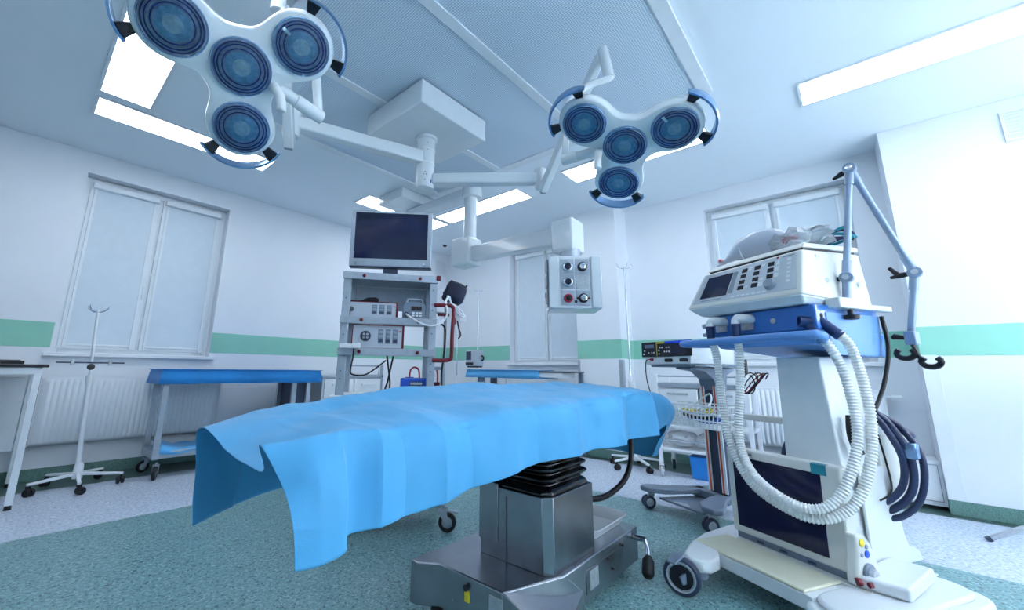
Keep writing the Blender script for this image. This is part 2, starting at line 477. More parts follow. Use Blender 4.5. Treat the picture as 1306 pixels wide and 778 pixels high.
# ------------------------------------------------------------------ windows with roller blinds
def window(n, label, org, ux, uo, width, z0, z1, blind_gap, handles=True):
    """org: opening corner at wall face; ux along the wall; uo outward (into the wall)"""
    w = sthing('window_%d' % n, label, 'window', (org[0], org[1], 0))
    o = Vector((org[0], org[1], 0)); ux = Vector(ux); uo = Vector(uo); uz = Vector((0, 0, 1))
    def bx(mb, a0, a1, d0, d1, h0, h1):
        P = [o + ux * a + uo * d + uz * h for h in (h0, h1) for a, d in ((a0, d0), (a1, d0), (a1, d1), (a0, d1))]
        mb.hexa(P); return mb
    fd0, fd1 = 0.13, 0.19
    fr = MB(); t = 0.055
    bx(fr, 0, t, fd0, fd1, z0, z1); bx(fr, width - t, width, fd0, fd1, z0, z1)
    bx(fr, t, width - t, fd0, fd1, z0, z0 + t); bx(fr, t, width - t, fd0, fd1, z1 - t, z1)
    mid = width / 2
    bx(fr, mid - .022, mid + .022, fd0 + .01, fd1, z0 + t, z1 - t)
    fr.build('window_frame', 'window_pvc', w, bevel=0.004, world=True)
    for a0, a1 in ((t - .012, mid - .012), (mid + .012, width - t + .012)):
        s = MB(); q = 0.05
        h0, h1 = z0 + t - .012, z1 - t + .012
        bx(s, a0, a0 + q, fd0 - .02, fd1 - .02, h0, h1); bx(s, a1 - q, a1, fd0 - .02, fd1 - .02, h0, h1)
        bx(s, a0 + q, a1 - q, fd0 - .02, fd1 - .02, h0, h0 + q); bx(s, a0 + q, a1 - q, fd0 - .02, fd1 - .02, h1 - q, h1)
        so = s.build('sash', 'window_pvc', w, bevel=0.004, world=True)
        g = MB(); bx(g, a0 + q - .01, a1 - q + .01, fd1 - .045, fd1 - .039, h0 + q - .01, h1 - q + .01); g.build('pane', 'glass', so, world=True)
        c = MB(); bx(c, a0 + .012, a1 - .012, fd0 - .065, fd0 - .02, h1 - .07, h1 - .008)
        cas = c.build('blind_cassette', 'window_pvc', w, bevel=0.012, seg=3, world=True)
        f = MB(); bx(f, a0 + q - .014, a1 - q + .014, fd0 - .027, fd0 - .022, h0 + q * .6, h1 - .06)
        f.build('blind_fabric', 'blind', cas, smooth=0, world=True)
        for r0, r1 in ((a0 + .03, a0 + q + .004), (a1 - q - .004, a1 - .03)):
            r = MB(); bx(r, r0, r1, fd0 - .034, fd0 - .019, h0 + .01, h1 - .06); r.build('guide_rail', 'window_pvc', w, bevel=0.003, world=True)
        bb = MB(); bx(bb, a0 + q, a1 - q, fd0 - .033, fd0 - .02, h0 + q * .55, h0 + q * .55 + .018); bb.build('bottom_bar', 'window_pvc', cas, bevel=0.003, world=True)
    hd = MB(); bx(hd, mid - .045, mid - .02, fd0 - .035, fd0 - .02, (z0 + z1) / 2 - .22, (z0 + z1) / 2 - .15)
    bx(hd, mid - .042, mid - .024, fd0 - .06, fd0 - .045, (z0 + z1) / 2 - .30, (z0 + z1) / 2 - .165)
    bx(hd, mid - .04, mid - .026, fd0 - .05, fd0 - .03, (z0 + z1) / 2 - .195, (z0 + z1) / 2 - .17)
    hd.build('handle', 'white_plastic', w, bevel=0.004, world=True)
    sl = MB(); bx(sl, -.035, width + .035, -.045, .002, z0 - .03, z0); bx(sl, 0, width, .0, .13, z0 - .001, z0 + .004)
    sl.build('window_sill', 'white_paint', w, bevel=0.006, world=True)
    # bright outer wall close behind so that nothing but daylight is there
    return w
window(1, 'large white two-leaf window with closed roller blinds in the left wall', (W1[0], YL), (1, 0, 0), (0, 1, 0), W1[1] - W1[0], W1[2], W1[3], 0)
window(2, 'white window with closed roller blinds behind the ceiling pendant, beside the column', (XR, W2[0]), (0, 1, 0), (1, 0, 0), W2[1] - W2[0], W2[2], W2[3], 0)
window(3, 'white window with closed roller blinds behind the ventilator', (XR, W3[0]), (0, 1, 0), (1, 0, 0), W3[1] - W3[0], W3[2], W3[3], 0)

# window added in the end wall, outside the frame, to light the right-hand side
w4 = sthing('window_4', 'plain white window in the end wall right of the ventilator', 'window', (1.0, Y0, 0))
b = MB(); f4 = .05
b.box(1.0, 4.2, Y0 - .14, Y0 - .08, .90, .90 + f4); b.box(1.0, 4.2, Y0 - .14, Y0 - .08, 2.55 - f4, 2.55)
b.box(1.0, 1.0 + f4, Y0 - .14, Y0 - .08, .90 + f4, 2.55 - f4); b.box(4.2 - f4, 4.2, Y0 - .14, Y0 - .08, .90 + f4, 2.55 - f4); b.box(2.58, 2.62, Y0 - .14, Y0 - .08, .90 + f4, 2.55 - f4)
b.build('window_frame', 'window_pvc', w4, world=True)
for a0, a1 in ((1.05, 2.58), (2.62, 4.15)):
    b = MB(); b.box(a0, a1, Y0 - .115, Y0 - .109, .95, 2.50); b.build('pane', 'glass', w4, world=True)

# ------------------------------------------------------------------ radiators
def radiator(label, org, ux, uo, width, z0, z1):
    t = thing('radiator', label, 'radiator', (org[0], org[1], 0), group='panel radiators under the windows')
    o = Vector((org[0], org[1], 0)); ux = Vector(ux); uo = Vector(uo); uz = Vector((0, 0, 1))
    def bx(mb, a0, a1, d0, d1, h0, h1):
        mb.hexa([o + ux * a + uo * d + uz * h for h in (h0, h1) for a, d in ((a0, d0), (a1, d0), (a1, d1), (a0, d1))]); return mb
    # fluted front panel
    pts = []; pitch = 0.04; n = int((width - .06) / pitch)
    prof = [(-.03 - 0.0, 0.0)]
    b = MB(); vs = []; fs = []
    cols = []
    a = 0.0; cols.append((0.0, 0.004))
    st = (width - n * pitch) / 2
    for i in range(n):
        c = st + i * pitch
        cols += [(c + .002, 0.004), (c + .009, -0.008), (c + pitch - .011, -0.008), (c + pitch - .004, 0.004)]
    cols.append((width, 0.004))
    hs = [(z0, 0, .012), (z0 + .03, 0, 0), (z0 + .045, 1, 0), (z1 - .045, 1, 0), (z1 - .03, 0, 0), (z1 - .004, 0, 0), (z1, 0, .01)]
    for (h, k, ex) in hs:
        for (ca, d) in cols: vs.append(o + ux * ca + uo * ((d if k else 0.004) + ex) + uz * h)
    nc = len(cols)
    for i in range(len(hs) - 1):
        for j in range(nc - 1): fs.append((i * nc + j, i * nc + j + 1, (i + 1) * nc + j + 1, (i + 1) * nc + j))
    b.add(vs, fs); b.build('front_panel', 'radiator', t, smooth=50, world=True, solid=0.002)
    b = MB(); bx(b, .01, width - .01, .075, .082, z0 + .01, z1 - .01); b.build('rear_panel', 'radiator', t, world=True)
    for a0, a1 in ((-.003, .003), (width - .003, width + .003)):
        b = MB(); bx(b, a0, a1, .0, .09, z0 + .01, z1 + .002); b.build('side_panel', 'radiator', t, bevel=.001, world=True)
    b = MB()
    for k in range(5): bx(b, 0.0, width, .006 + k * .018, .010 + k * .018, z1 - .008, z1 + .004)
    for k in range(int(width / .06)): bx(b, .02 + k * .06, .026 + k * .06, .006, .085, z1 - .006, z1 + .002)
    b.build('top_grille', 'radiator', t, world=True)
    for a in (.15, width - .15):
        b = MB(); bx(b, a - .02, a + .02, .082, .1095, z0 + .05, z1 - .05)
        b.build('bracket', 'radiator', t, world=True)
    b = MB(); p = o + ux * (-.003) + uo * .045 + uz * (z1 - .05); q = p - ux * .035; b.cyl(p, q, .011); b.cyl(q, q - ux * .06, .021, .019)
    b.build('valve', 'white_plastic', t, world=True)
radiator('wide white ribbed radiator under the left window', (0.19, YL - .11), (1, 0, 0), (0, 1, 0), 1.36, .29, .855)
radiator('white ribbed radiator under the far window behind the blue-covered bench', (XR - .11, 2.60), (0, 1, 0), (1, 0, 0), 1.26, .29, .855)
radiator('white ribbed radiator partly hidden behind the ventilator', (XR - .11, -0.17), (0, 1, 0), (1, 0, 0), 1.24, .29, .835)

# ------------------------------------------------------------------ ceiling: laminar air field and light panels
t = thing('air_diffuser', 'large perforated laminar airflow panel set into the ceiling above the table', 'air vent', (1.9, 2.0, 2.98))
PX0, PX1, PY0, PY1 = 0.74, 3.08, 0.515, 3.465
b = MB(); fw = 0.085; zt, zb = 3.0, 2.975
b.box(PX0, PX1, PY0, PY0 + fw, zb, zt); b.box(PX0, PX1, PY1 - fw, PY1, zb, zt)
b.box(PX0, PX0 + fw, PY0 + fw, PY1 - fw, zb, zt); b.box(PX1 - fw, PX1, PY0 + fw, PY1 - fw, zb, zt)
b.build('frame', 'white_paint', t, bevel=.003, world=True)
ys = [PY0 + fw, 1.49, 1.56, 2.44, 2.51, PY1 - fw]
for k in (1, 3):
    b = MB(); b.box(PX0 + fw, PX1 - fw, ys[k], ys[k + 1], zb + .002, zt); b.build('divider_bar', 'white_paint', t, bevel=.002, world=True)
for k in (0, 2, 4):
    b = MB(); b.box(PX0 + fw - .002, PX1 - fw + .002, ys[k] - .002, ys[k + 1] + .002, zb + .012, zt); b.build('perforated_sheet', 'perforated', t, smooth=0, world=True)

def ceiling_light(x0, x1, y0, y1, label):
    t = thing('ceiling_light', label, 'ceiling light', ((x0 + x1) / 2, (y0 + y1) / 2, 2.99), group='recessed ceiling light panels')
    f = .018; b = MB(); z0, z1 = 2.988, 3.0
    b.box(x0 - f, x1 + f, y0 - f, y0, z0, z1); b.box(x0 - f, x1 + f, y1, y1 + f, z0, z1)
    b.box(x0 - f, x0, y0, y1, z0, z1); b.box(x1, x1 + f, y0, y1, z0, z1)
    b.build('frame', 'white_paint', t, bevel=.002, world=True)
    b = MB(); b.box(x0, x1, y0, y1, 2.992, 3.0); b.build('diffuser', 'panel_light', t, smooth=0, world=True)
ceiling_light(.125, 1.43, 4.09, 4.39, 'long glowing ceiling light panel nearest the left wall, behind the big surgical lamp')
ceiling_light(.12, .41, 2.66, 3.965, 'glowing ceiling light panel partly covered by the top lens of the big surgical lamp')
ceiling_light(2.53, 3.82, 4.07, 4.375, 'ceiling light panel showing on both sides of the monitor top')
ceiling_light(3.51, 3.81, 2.62, 3.98, 'glowing ceiling light panel behind the pendant post')
ceiling_light(3.49, 3.80, .69, 2.01, 'glowing ceiling light panel behind the small surgical lamp')
ceiling_light(3.42, 3.73, -1.29, .035, 'glowing ceiling light panel at the upper right, above the ventilator')
ceiling_light(.12, .41, .69, 2.01, 'ceiling light panel above the left edge of the frame')  # this panel and the next are unseen, added by symmetry to light the room
ceiling_light(.12, .41, -1.29, .035, 'ceiling light panel straight overhead')

# ------------------------------------------------------------------ surgical lamps
t = thing('surgical_lamp_mount', 'white square ceiling box with post carrying both surgical lamp arms', 'lamp mount', (1.94, 2.35, 3.0))
b = MB(); b.box(1.60, 2.28, 2.01, 2.69, 2.79, 2.974); b.build('housing', 'lamp_body', t, bevel=.008, world=True)
b = MB(); b.lathe([(.0, 0), (.088, 0), (.088, -.02), (.076, -.03), (.073, -.06), (.072, -.42), (.066, -.435), (0, -.437)], (1.94, 2.35, 2.79), (0, 0, 1)); b.build('post', 'lamp_body', t, world=True)
for dz in (.10, .22):
    b = MB(); b.lathe([(.0725, 0), (.0745, .004), (.0745, .01), (.0725, .014)], (1.94, 2.35, 2.36 + dz + .09), (0, 0, 1))
    b.build('collar', 'white_plastic', t, world=True)
cd = Vector((-1.94, -2.35, 0)).normalized(); cs = Vector((cd.y, -cd.x, 0))
for dz, s in ((.09, -.010), (.09, .010), (.108, 0), (.045, 0), (.30, -.01), (.36, -.01)):
    b = MB(); p = Vector((1.94, 2.35, 2.36 + dz)) + cd * .0715 + cs * s; b.cyl(p, p + cd * .003, .004, seg=8); b.build('screw', 'black_plastic', t, world=True)
b = MB(); a = R(40); q = (cd * math.cos(a) - cs * math.sin(a)); p = Vector((1.94, 2.35, 2.40)) + q * .072; b.sphere(p, .018, sc=(.3, .3, 1.0)); b.build('marker', 'bright_blue', t, world=True)

def sdf_outline(lobes, rl, rc, rn, k=0.06, n=120):
    def smin(a, b):
        h = max(k - abs(a - b), 0) / k; return min(a, b) - h * h * k * .25
    def sd(p):
        d = math.hypot(*p) - rc
        for l in lobes:
            d = smin(d, math.hypot(p[0] - l[0], p[1] - l[1]) - rl)
            L2 = l[0] ** 2 + l[1] ** 2; tt = max(0, min(1, (p[0] * l[0] + p[1] * l[1]) / L2))
            d = smin(d, math.hypot(p[0] - l[0] * tt, p[1] - l[1] * tt) - rn)
        return d
    out = []
    for i in range(n):
        a = 2 * math.pi * i / n; lo, hi = 0, .6
        for _ in range(30):
            md = (lo + hi) / 2
            if sd((md * math.cos(a), md * math.sin(a))) < 0: lo = md
            else: hi = md
        out.append((lo * math.cos(a), lo * math.sin(a)))
    return out

def lamp_head(t, C, N, lobes3):
    C = Vector(C); N = Vector(N).normalized()
    U = (Vector(lobes3[0]) - C); U = (U - N * U.dot(N)).normalized(); V = N.cross(U)
    lob = []
    for l in lobes3:
        d = Vector(l) - C; lob.append((d.dot(U), d.dot(V)))
    def W(a, b, h): return C + U * a + V * b + N * h       # h > 0 towards the table
    out = sdf_outline(lob, .124, .128, .096, k=.06)
    n = len(out)
    b = MB(); vs = []; fs = []
    rings = [(.0, -.075), (.6, -.075), (.86, -.066), (.97, -.042), (1.0, -.018), (.995, -.002), (.965, .010), (.94, .012), (.0, .012)]
    for s, h in rings:
        for (x, y) in out: vs.append(W(x * s if s else 0, y * s if s else 0, h))
    for i in range(len(rings) - 1):
        for k in range(n):
            k2 = (k + 1) % n; fs.append((i * n + k, i * n + k2, (i + 1) * n + k2, (i + 1) * n + k))
    b.add(vs, fs); b.build('head_shell', 'lamp_body', t, smooth=50, world=True)
    for (a, c) in [(0, 0)] + lob:
        o = W(a, c, .012)
        b = MB(); b.lathe([(.098, -.002), (.106, -.002), (.106, .008), (.104, .013), (.1005, .013), (.0985, .008), (.098, -.002)], o, N, 48)
        rim = b.build('lens_rim', 'handle_metal', t, smooth=60, world=True)
        # stepped glass rings: outer collar, then ridged rings, then the core, its reflected light put into the pale tone
        b = MB()
        for k in range(8):
            r0 = .0985 - k * .0052; b.cur = (1, 0, 1, 0, 1, 1, 0, 1)[k]
            b.lathe([(r0, .0112 - k * .0005), (r0 - .0016, .0135 - k * .0005), (r0 - .0036, .0085 - k * .0005), (r0 - .0052, .0112 - (k + 1) * .0005)], o, N, 48)
        b.build('lens_outer_rings', ['lens_dark', 'lens_ring'], rim, smooth=25, world=True)
        pr = []
        for k in range(5):
            r0 = .0569 - k * .0052
            pr += [(r0, .0064 + k * .0007), (r0 - .0020, .0082 + k * .0007), (r0 - .0040, .0060 + k * .0007)]
        pr.append((.0309, .0092))
        b = MB(); b.lathe(pr, o, N, 48); b.build('lens_inner_rings', 'lens_mid', rim, smooth=25, world=True)
        pr = []
        for k in range(6):
            r0 = .0309 - k * .0048
            pr += [(r0, .0092 + k * .0006), (r0 - .0028, .0108 + k * .0006), (r0 - .0042, .0096 + k * .0006)]
        pr.append((0, .014))
        b = MB(); b.lathe(pr, o, N, 48); b.build('lens_core', 'lens_core', rim, smooth=25, world=True)
        # small spoke of the bulb holder across the rings
        sd = (U * -.35 + V * .9).normalized() if (a, c) != (0, 0) else (U * .2 + V * .97).normalized()
        if (a, c) != lob[0]: sd = None
        b = MB(); b.beam(o + sd * .056 + N * .0125, o + sd * .088 + N * .0135, .012, .003, up=N) if sd else b.beam(o + U * .01 + N * .015, o - U * .01 + N * .015, .006, .003, up=N); b.build('bulb_spoke', 'lens_core', rim, world=True)
        # clear cover glass
        b = MB(); b.lathe([(.0985, .0125), (.075, .0150), (.04, .0168), (0, .0175)], o, N, 40); b.build('cover_glass', 'lens_glass', rim, smooth=60, world=True)
    # bow handles round the three lobes
    for (a, c) in lob:
        ang = math.atan2(c, a); L = W(a, c, 0); rad = .172; nn = 18; span = R(58)
        for s in (-1, 1):
            th = ang + s * span * .80
            d = U * math.cos(th) + V * math.sin(th); e2 = -U * math.sin(th) + V * math.cos(th)
            b = MB(); p0 = L + d * .122 - N * .012; p1 = L + d * (rad - .004) - N * .0
            b.beam(p0, p1, .030, .020, .052, .026, up=N); b.build('handle_bracket', 'black_plastic', t, bevel=.003, world=True)
        b = MB(); vs = []; fs = []
        for k in range(nn + 1):
            th = ang - span + 2 * span * k / nn
            d = U * math.cos(th) + V * math.sin(th)
            ce = L + d * rad; tp = 1 - .55 * abs(2 * k / nn - 1) ** 4
            for (q, h) in ((-.005, -.028 * tp), (.005, -.030 * tp), (.009, 0), (.004, .026 * tp), (-.005, .024 * tp), (-.002, 0)):
                vs.append(ce + d * q + N * h)
        for k in range(nn):
            for q in range(6): fs.append((k * 6 + q, k * 6 + (q + 1) % 6, (k + 1) * 6 + (q + 1) % 6, (k + 1) * 6 + q))
        fs.append(tuple(range(5, -1, -1))); fs.append(tuple(nn * 6 + q for q in range(6)))
        b.add(vs, fs); b.build('bow_handle', 'handle_metal', t, smooth=60, world=True)
    return U, V, N, W, lob

def P(v): return Vector(v)
# --- big lamp, upper left
C1 = (.412, 1.641, 2.117); N1 = (-.107, -.676, -.729); L1 = [(.569, 1.496, 2.229), (.188, 1.640, 2.151), (.485, 1.801, 1.958)]
t = thing('surgical_lamp', 'large four-lens white surgical lamp at the upper left, nearest the viewer', 'surgical lamp', (1.94, 2.35, 2.62), group='ceiling surgical lamps')
U, V, N, W, lob = lamp_head(t, C1, N1, L1)
b = MB(); J1 = P((.99, 2.60, 2.57)); A1 = P((1.89, 2.345, 2.60))
b.beam(A1, J1, .095, .10, .085, .09); b.build('horizontal_arm', 'lamp_body', t, bevel=.012, seg=3, world=True)
b = MB(); b.lathe([(0, .09), (.05, .09), (.055, .08), (.055, -.09), (.05, -.10), (0, -.10)], J1, (0, 0, 1)); b.build('elbow_joint', 'lamp_body', t, smooth=50, world=True)
S0 = P((.95, 2.50, 2.34)); S1 = P((.66, 2.02, 2.86))
b = MB(); b.beam(S0, S1, .062, .085, .05, .07); b.build('spring_arm', 'lamp_body', t, bevel=.010, seg=3, world=True)
b = MB(); b.beam(S0 - (S1 - S0).normalized() * .012, S0, .05, .07); b.build('arm_end_cap', 'slate', t, bevel=.005, world=True)
b = MB(); b.beam(J1 + P((0, 0, -.12)), S0 + (S1 - S0).normalized() * .06, .06, .08); b.build('knuckle', 'lamp_body', t, bevel=.01, world=True)
E1 = P((.748, 1.67, 2.085)); E2 = P((.704, 1.652, 2.293)); PIV = P((.60, 1.92, 2.80)); q0 = P((.50, 1.66, 2.125))
b = MB(); b.tube([q0, E1 + (E1 - q0).normalized() * .012], .026, 16); b.build('swivel_tube', 'lamp_body', t, world=True)
b = MB(); b.tube([q0 + (E1 - q0) * .55, E1 + (E1 - q0).normalized() * .015], .030, 16); b.build('swivel_sleeve', 'lamp_body', t, bevel=.003, world=True)
b = MB(); b.tube(smooth_path([E1, E1.lerp(E2, .5), E2, P((.712, 1.70, 2.45)), P((.70, 1.77, 2.56)), P((.65, 1.86, 2.64)), PIV + P((0, 0, -.06)), PIV], 5), .020, 12); b.build('yoke', 'lamp_body', t, world=True)
b = MB(); b.cyl(PIV + P((0, 0, -.10)), PIV + P((0, 0, .06)), .035); b.build('pivot', 'lamp_body', t, world=True)
# grip handle that bends out of the notch between two lenses
def grip(t, px, W):
    b = MB(); b.sphere(px[0], .022); b.tube(smooth_path(px, 6), [.019] * (6 * (len(px) - 1)) + [.017], 14); b.build('grip_handle', 'white_plastic', t, smooth=60, world=True)
g0 = P((.536, 1.633, 2.09))
grip(t, [g0, g0 + N * .03 + P((.004, 0, 0)), g0 + N * .045 + P((.018, .004, -.004)), g0 + N * .055 + P((.030, .01, -.035)), g0 + N * .060 + P((.034, .015, -.06))], W)

# --- second lamp
C2 = (1.875, .718, 2.092); N2 = (-.456, -.051, -.889); L2 = [(1.89, .484, 2.097), (1.696, .843, 2.176), (2.055, .835, 1.993)]
t = thing('surgical_lamp', 'smaller four-lens white surgical lamp hanging right of centre', 'surgical lamp', (1.94, 2.35, 2.45), group='ceiling surgical lamps')
U, V, N, W, lob = lamp_head(t, C2, N2, L2)
J2 = P((2.50, 1.63, 2.425)); A2 = P((1.98, 2.30, 2.43))
b = MB(); b.beam(A2, J2, .085, .085, .075, .085); b.build('horizontal_arm', 'lamp_body', t, bevel=.012, seg=3, world=True)
b = MB(); b.lathe([(0, .075), (.042, .075), (.048, .065), (.048, -.07), (.042, -.08), (0, -.08)], J2, (0, 0, 1)); b.build('elbow_joint', 'lamp_body', t, smooth=50, world=True)
S0 = P((2.50, 1.615, 2.325)); S1 = P((2.02, .885, 2.79))
b = MB(); b.beam(S0, S1, .055, .075, .05, .06); b.build('spring_arm', 'lamp_body', t, bevel=.010, seg=3, world=True)
b = MB(); b.beam(S0 - (S1 - S0).normalized() * .012, S0, .046, .06); b.build('arm_end_cap', 'slate', t, bevel=.005, world=True)
b = MB(); b.beam(J2 + P((0, 0, -.08)), S0 + (S1 - S0).normalized() * .07, .05, .07); b.build('knuckle', 'lamp_body', t, bevel=.01, world=True)
PT = P((2.01, .865, 2.80)); PB = P((2.0, .83, 2.60)); E2 = P((1.84, 1.03, 2.25)); E1 = P((1.85, 1.04, 2.11)); q0 = P((1.875, .82, 2.10))
b = MB(); b.cyl(PT + P((0, 0, .02)), PB, .030); b.build('pivot', 'lamp_body', t, bevel=.004, world=True)
b = MB(); b.tube(smooth_path([PB + P((0, 0, .02)), PB, P((1.93, .93, 2.56)), P((1.86, 1.0, 2.47)), P((1.842, 1.02, 2.38)), E2, E1], 6), .019, 12); b.build('yoke', 'lamp_body', t, world=True)
b = MB(); b.tube([E1 - (q0 - E1).normalized() * .018, q0], .026, 16); b.build('swivel_tube', 'lamp_body', t, world=True)
b = MB(); b.tube([E1 - (q0 - E1).normalized() * .02, E1.lerp(q0, .3)], .030, 16); b.build('swivel_sleeve', 'lamp_body', t, bevel=.003, world=True)
g0 = P((1.848, .845, 2.085))
grip(t, [g0, g0 + N * .03, g0 + N * .06 + P((0, 0, -.02)), g0 + N * .07 + P((0.0, 0, -.05))], W)

# ------------------------------------------------------------------ ceiling pendant with gas outlets
t = thing('ceiling_pendant', 'white ceiling supply pendant with jointed arms and gas outlet box', 'ceiling pendant', (2.95, 3.75, 3.0))
b = MB(); b.box(2.63, 3.25, 3.575, 4.02, 2.88, 3.0); b.build('ceiling_plate', 'lamp_body', t, bevel=.008, world=True)
b = MB(); b.box(2.92, 3.08, 2.80, 3.86, 2.775, 2.875)
b.build('upper_arm', 'lamp_body', t, bevel=.012, seg=3, world=True)
b = MB(); b.prism([(.105 * math.cos(R(a)), .105 * math.sin(R(a))) for a in range(0, 360, 15)], (3.0, 2.83, 2.82), (1, 0, 0), (0, 1, 0), (0, 0, 1), -.05, .06); b.build('arm_end', 'lamp_body', t, bevel=.008, world=True)
b = MB(); b.cyl((3.0, 2.85, 2.78), (3.0, 2.85, 2.28), .068, .068, 28); b.build('drop_post', 'lamp_body', t, world=True)
b = MB(); b.box(2.88, 3.09, 2.76, 3.02, 2.02, 2.31); b.build('joint_box', 'lamp_body', t, bevel=.022, seg=3, world=True)
LA0 = P((2.985, 2.82, 2.135)); LA1 = P((2.93, 1.70, 2.085))
b = MB(); b.beam(LA0, LA1, .11, .145, .10, .150); b.build('lower_arm', 'lamp_body', t, bevel=.01, seg=3, world=True)
b = MB(); b.box(2.80, 3.01, 1.54, 1.74, 1.915, 2.19); b.build('end_joint', 'lamp_body', t, bevel=.02, seg=3, world=True)
b = MB(); b.cyl((2.89, 1.61, 1.93), (2.89, 1.61, 1.835), .08, .08, 28); b.build('swivel', 'grey_metal', t, world=True)
# outlet head, turned a little towards the viewer
hz = R(-33)     # heading of the front face normal away from -x
hx = Vector((math.cos(hz), math.sin(hz), 0)); 
fn = Vector((-math.cos(R(38)), -math.sin(R(38)), 0)); fu = Vector((fn.y, -fn.x, 0)) * -1   # front normal, and sideways to the right in view
if fu.y > 0: fu = -fu
HC = P((2.86, 1.585, 0)); hw, hd, hz0, hz1 = .195, .13, 1.425, 1.84
def HB(mb, a0, a1, d0, d1, z0, z1):
    mb.hexa([HC + fu * a + fn * d + Vector((0, 0, z)) for z in (z0, z1) for a, d in ((a0, d0), (a1, d0), (a1, d1), (a0, d1))]); return mb
b = MB(); HB(b, -hw, hw, -hd, hd, hz0, hz1); b.build('outlet_box', 'lamp_body', t, bevel=.012, seg=3, world=True)
for s in (-1, 1):
    b = MB(); HB(b, s * hw - s * .075, s * hw + s * .004, hd, hd + .016, hz0 + .004, hz1 - .004); b.build('front_rail', 'lamp_body', t, bevel=.008, world=True)
b = MB()
for k in range(3):
    z = hz0 + .07 + k * .13
    b.hexa([HC - fu * (hw + q) + fn * d + Vector((0, 0, zz)) for zz in (z, z + .09) for q, d in ((0, -.10), (.012, -.10), (.012, .04), (0, .04))])
b.build('socket_strip', 'grey_metal', t, bevel=.003, world=True)
b = MB(); b.hexa([HC - fu * (hw + q) + fn * d + Vector((0, 0, zz)) for zz in (hz0 + .02, hz1 - .02) for q, d in ((0, .07), (.014, .07), (.014, .105), (0, .105))]); b.build('side_rail', 'steel_dark', t, bevel=.003, world=True)
b = MB(); z = hz0 + .07; p = HC - fu * (hw + .012) - fn * .02 + Vector((0, 0, z + .06)); b.cyl(p, p - fu * .006, .022, seg=14); b.build('socket', 'black_plastic', t, world=True)
zrow = [hz1 - .085, hz1 - .205, hz1 - .33]
for r in range(3):
    for s in (-1, 1):
        ca = s * .056; z = zrow[r]
        b = MB(); HB(b, ca - .051, ca + .051, hd, hd + .006, z - .058, z + .058); pl = b.build('outlet_plate', 'grey_metal' if not (r == 1 and s == 1) else 'label_silver', t, bevel=.002, world=True)
        if r == 1 and s == 1: continue
        o = HC + fu * ca + fn * (hd + .006) + Vector((0, 0, z - .005))
        if r == 2 and s == -1:
            b = MB(); b.lathe([(.033, 0), (.033, .016), (.029, .02), (.02, .02)], o, fn, 28); b.build('outlet_ring', 'red', t, world=True)
            b = MB(); b.lathe([(.021, .02), (.021, .034), (.009, .036), (.009, .02), (0, .02)], o, fn, 24); b.build('outlet_socket', 'black_plastic', t, world=True)
        else:
            b = MB(); b.lathe([(.036, 0), (.036, .016), (.030, .02), (.024, .02)], o, fn, 28); b.build('outlet_ring', 'chrome' if s < 0 else 'black_plastic', t, world=True)
            b = MB(); b.lathe([(.024, .016), (.024, .036), (.014, .038), (.013, .02), (0, .02)], o, fn, 24); b.build('outlet_socket', 'slate_dark' if s < 0 else 'chrome', t, world=True)
            if r == 2:
                b = MB(); HB(b, ca - .05, ca + .05, hd + .006, hd + .02, z - .012, z + .002); b.build('outlet_lever', 'black_plastic', t, world=True)
b = MB(); p = HC + fu * -.0 + fn * hd + Vector((0, 0, hz0 + .055)); b.cyl(p, p + fn * .012, .011, seg=12); b.build('earth_stud', 'black_plastic', t, world=True)

# ------------------------------------------------------------------ casters (a part builder)
def caster(t, p, heading=0.0, r=.05, wdt=.03, stem=.05, mat_w='black_rubber', mat_h='grey_metal', twin=False, world=True, brake=False):
    """p: floor contact of the stem axis; heading: direction the wheel trails"""
    p = Vector(p); h = Vector((math.cos(heading), math.sin(heading), 0)); s = Vector((-h.y, h.x, 0)); z = Vector((0, 0, 1))
    c = p + h * (r * .55) + z * r
    for o in ((-wdt * .75, wdt * .75) if twin else (0,)):
        b = MB(); b.lathe([(r * .62, -wdt / 2), (r * .93, -wdt / 2), (r, -wdt * .3), (r, wdt * .3), (r * .93, wdt / 2), (r * .62, wdt / 2)], c + s * o, s, 24)
        wh = b.build('wheel', mat_w, t, world=world, smooth=50)
        b = MB(); b.lathe([(0, -wdt * .42), (r * .25, -wdt * .5), (r * .62, -wdt * .3), (r * .62, wdt * .3), (r * .25, wdt * .5), (0, wdt * .42)], c + s * o, s, 20)
        b.build('wheel_hub', mat_h, wh, world=world, smooth=50)
    b = MB(); top = 2 * r + .012
    if twin:
        b.beam(c - z * .01, p + z * (top + .005), wdt * .6, r * .7, wdt * .9, r * 1.1, up=h)
    else:
        for q in (-1, 1): b.beam(c + s * q * (wdt * .5 + .006), p + s * q * (wdt * .5 + .006) + z * (top + .004), .004, r * .45, .004, r * 1.0, up=h)
        b.beam(p + z * (top - .002) - h * r * .5, p + z * (top - .002) + h * r * .55, wdt + .018, .008)
    b.cyl(p + z * top, p + z * (top + stem), .011, seg=12)
    if brake: b.beam(c + z * (r + .012) + h * r * .2, c + z * (r + .004) + h * r * 1.25, wdt * 1.1, .01)
    b.build('fork', mat_h if not twin else mat_h, t, world=world, bevel=.002)

# ------------------------------------------------------------------ operating table (stands along x)
t = thing('operating_table', 'stainless steel operating table base and column under the blue drape', 'operating table', (1.75, 1.18, 0))
b = MB()
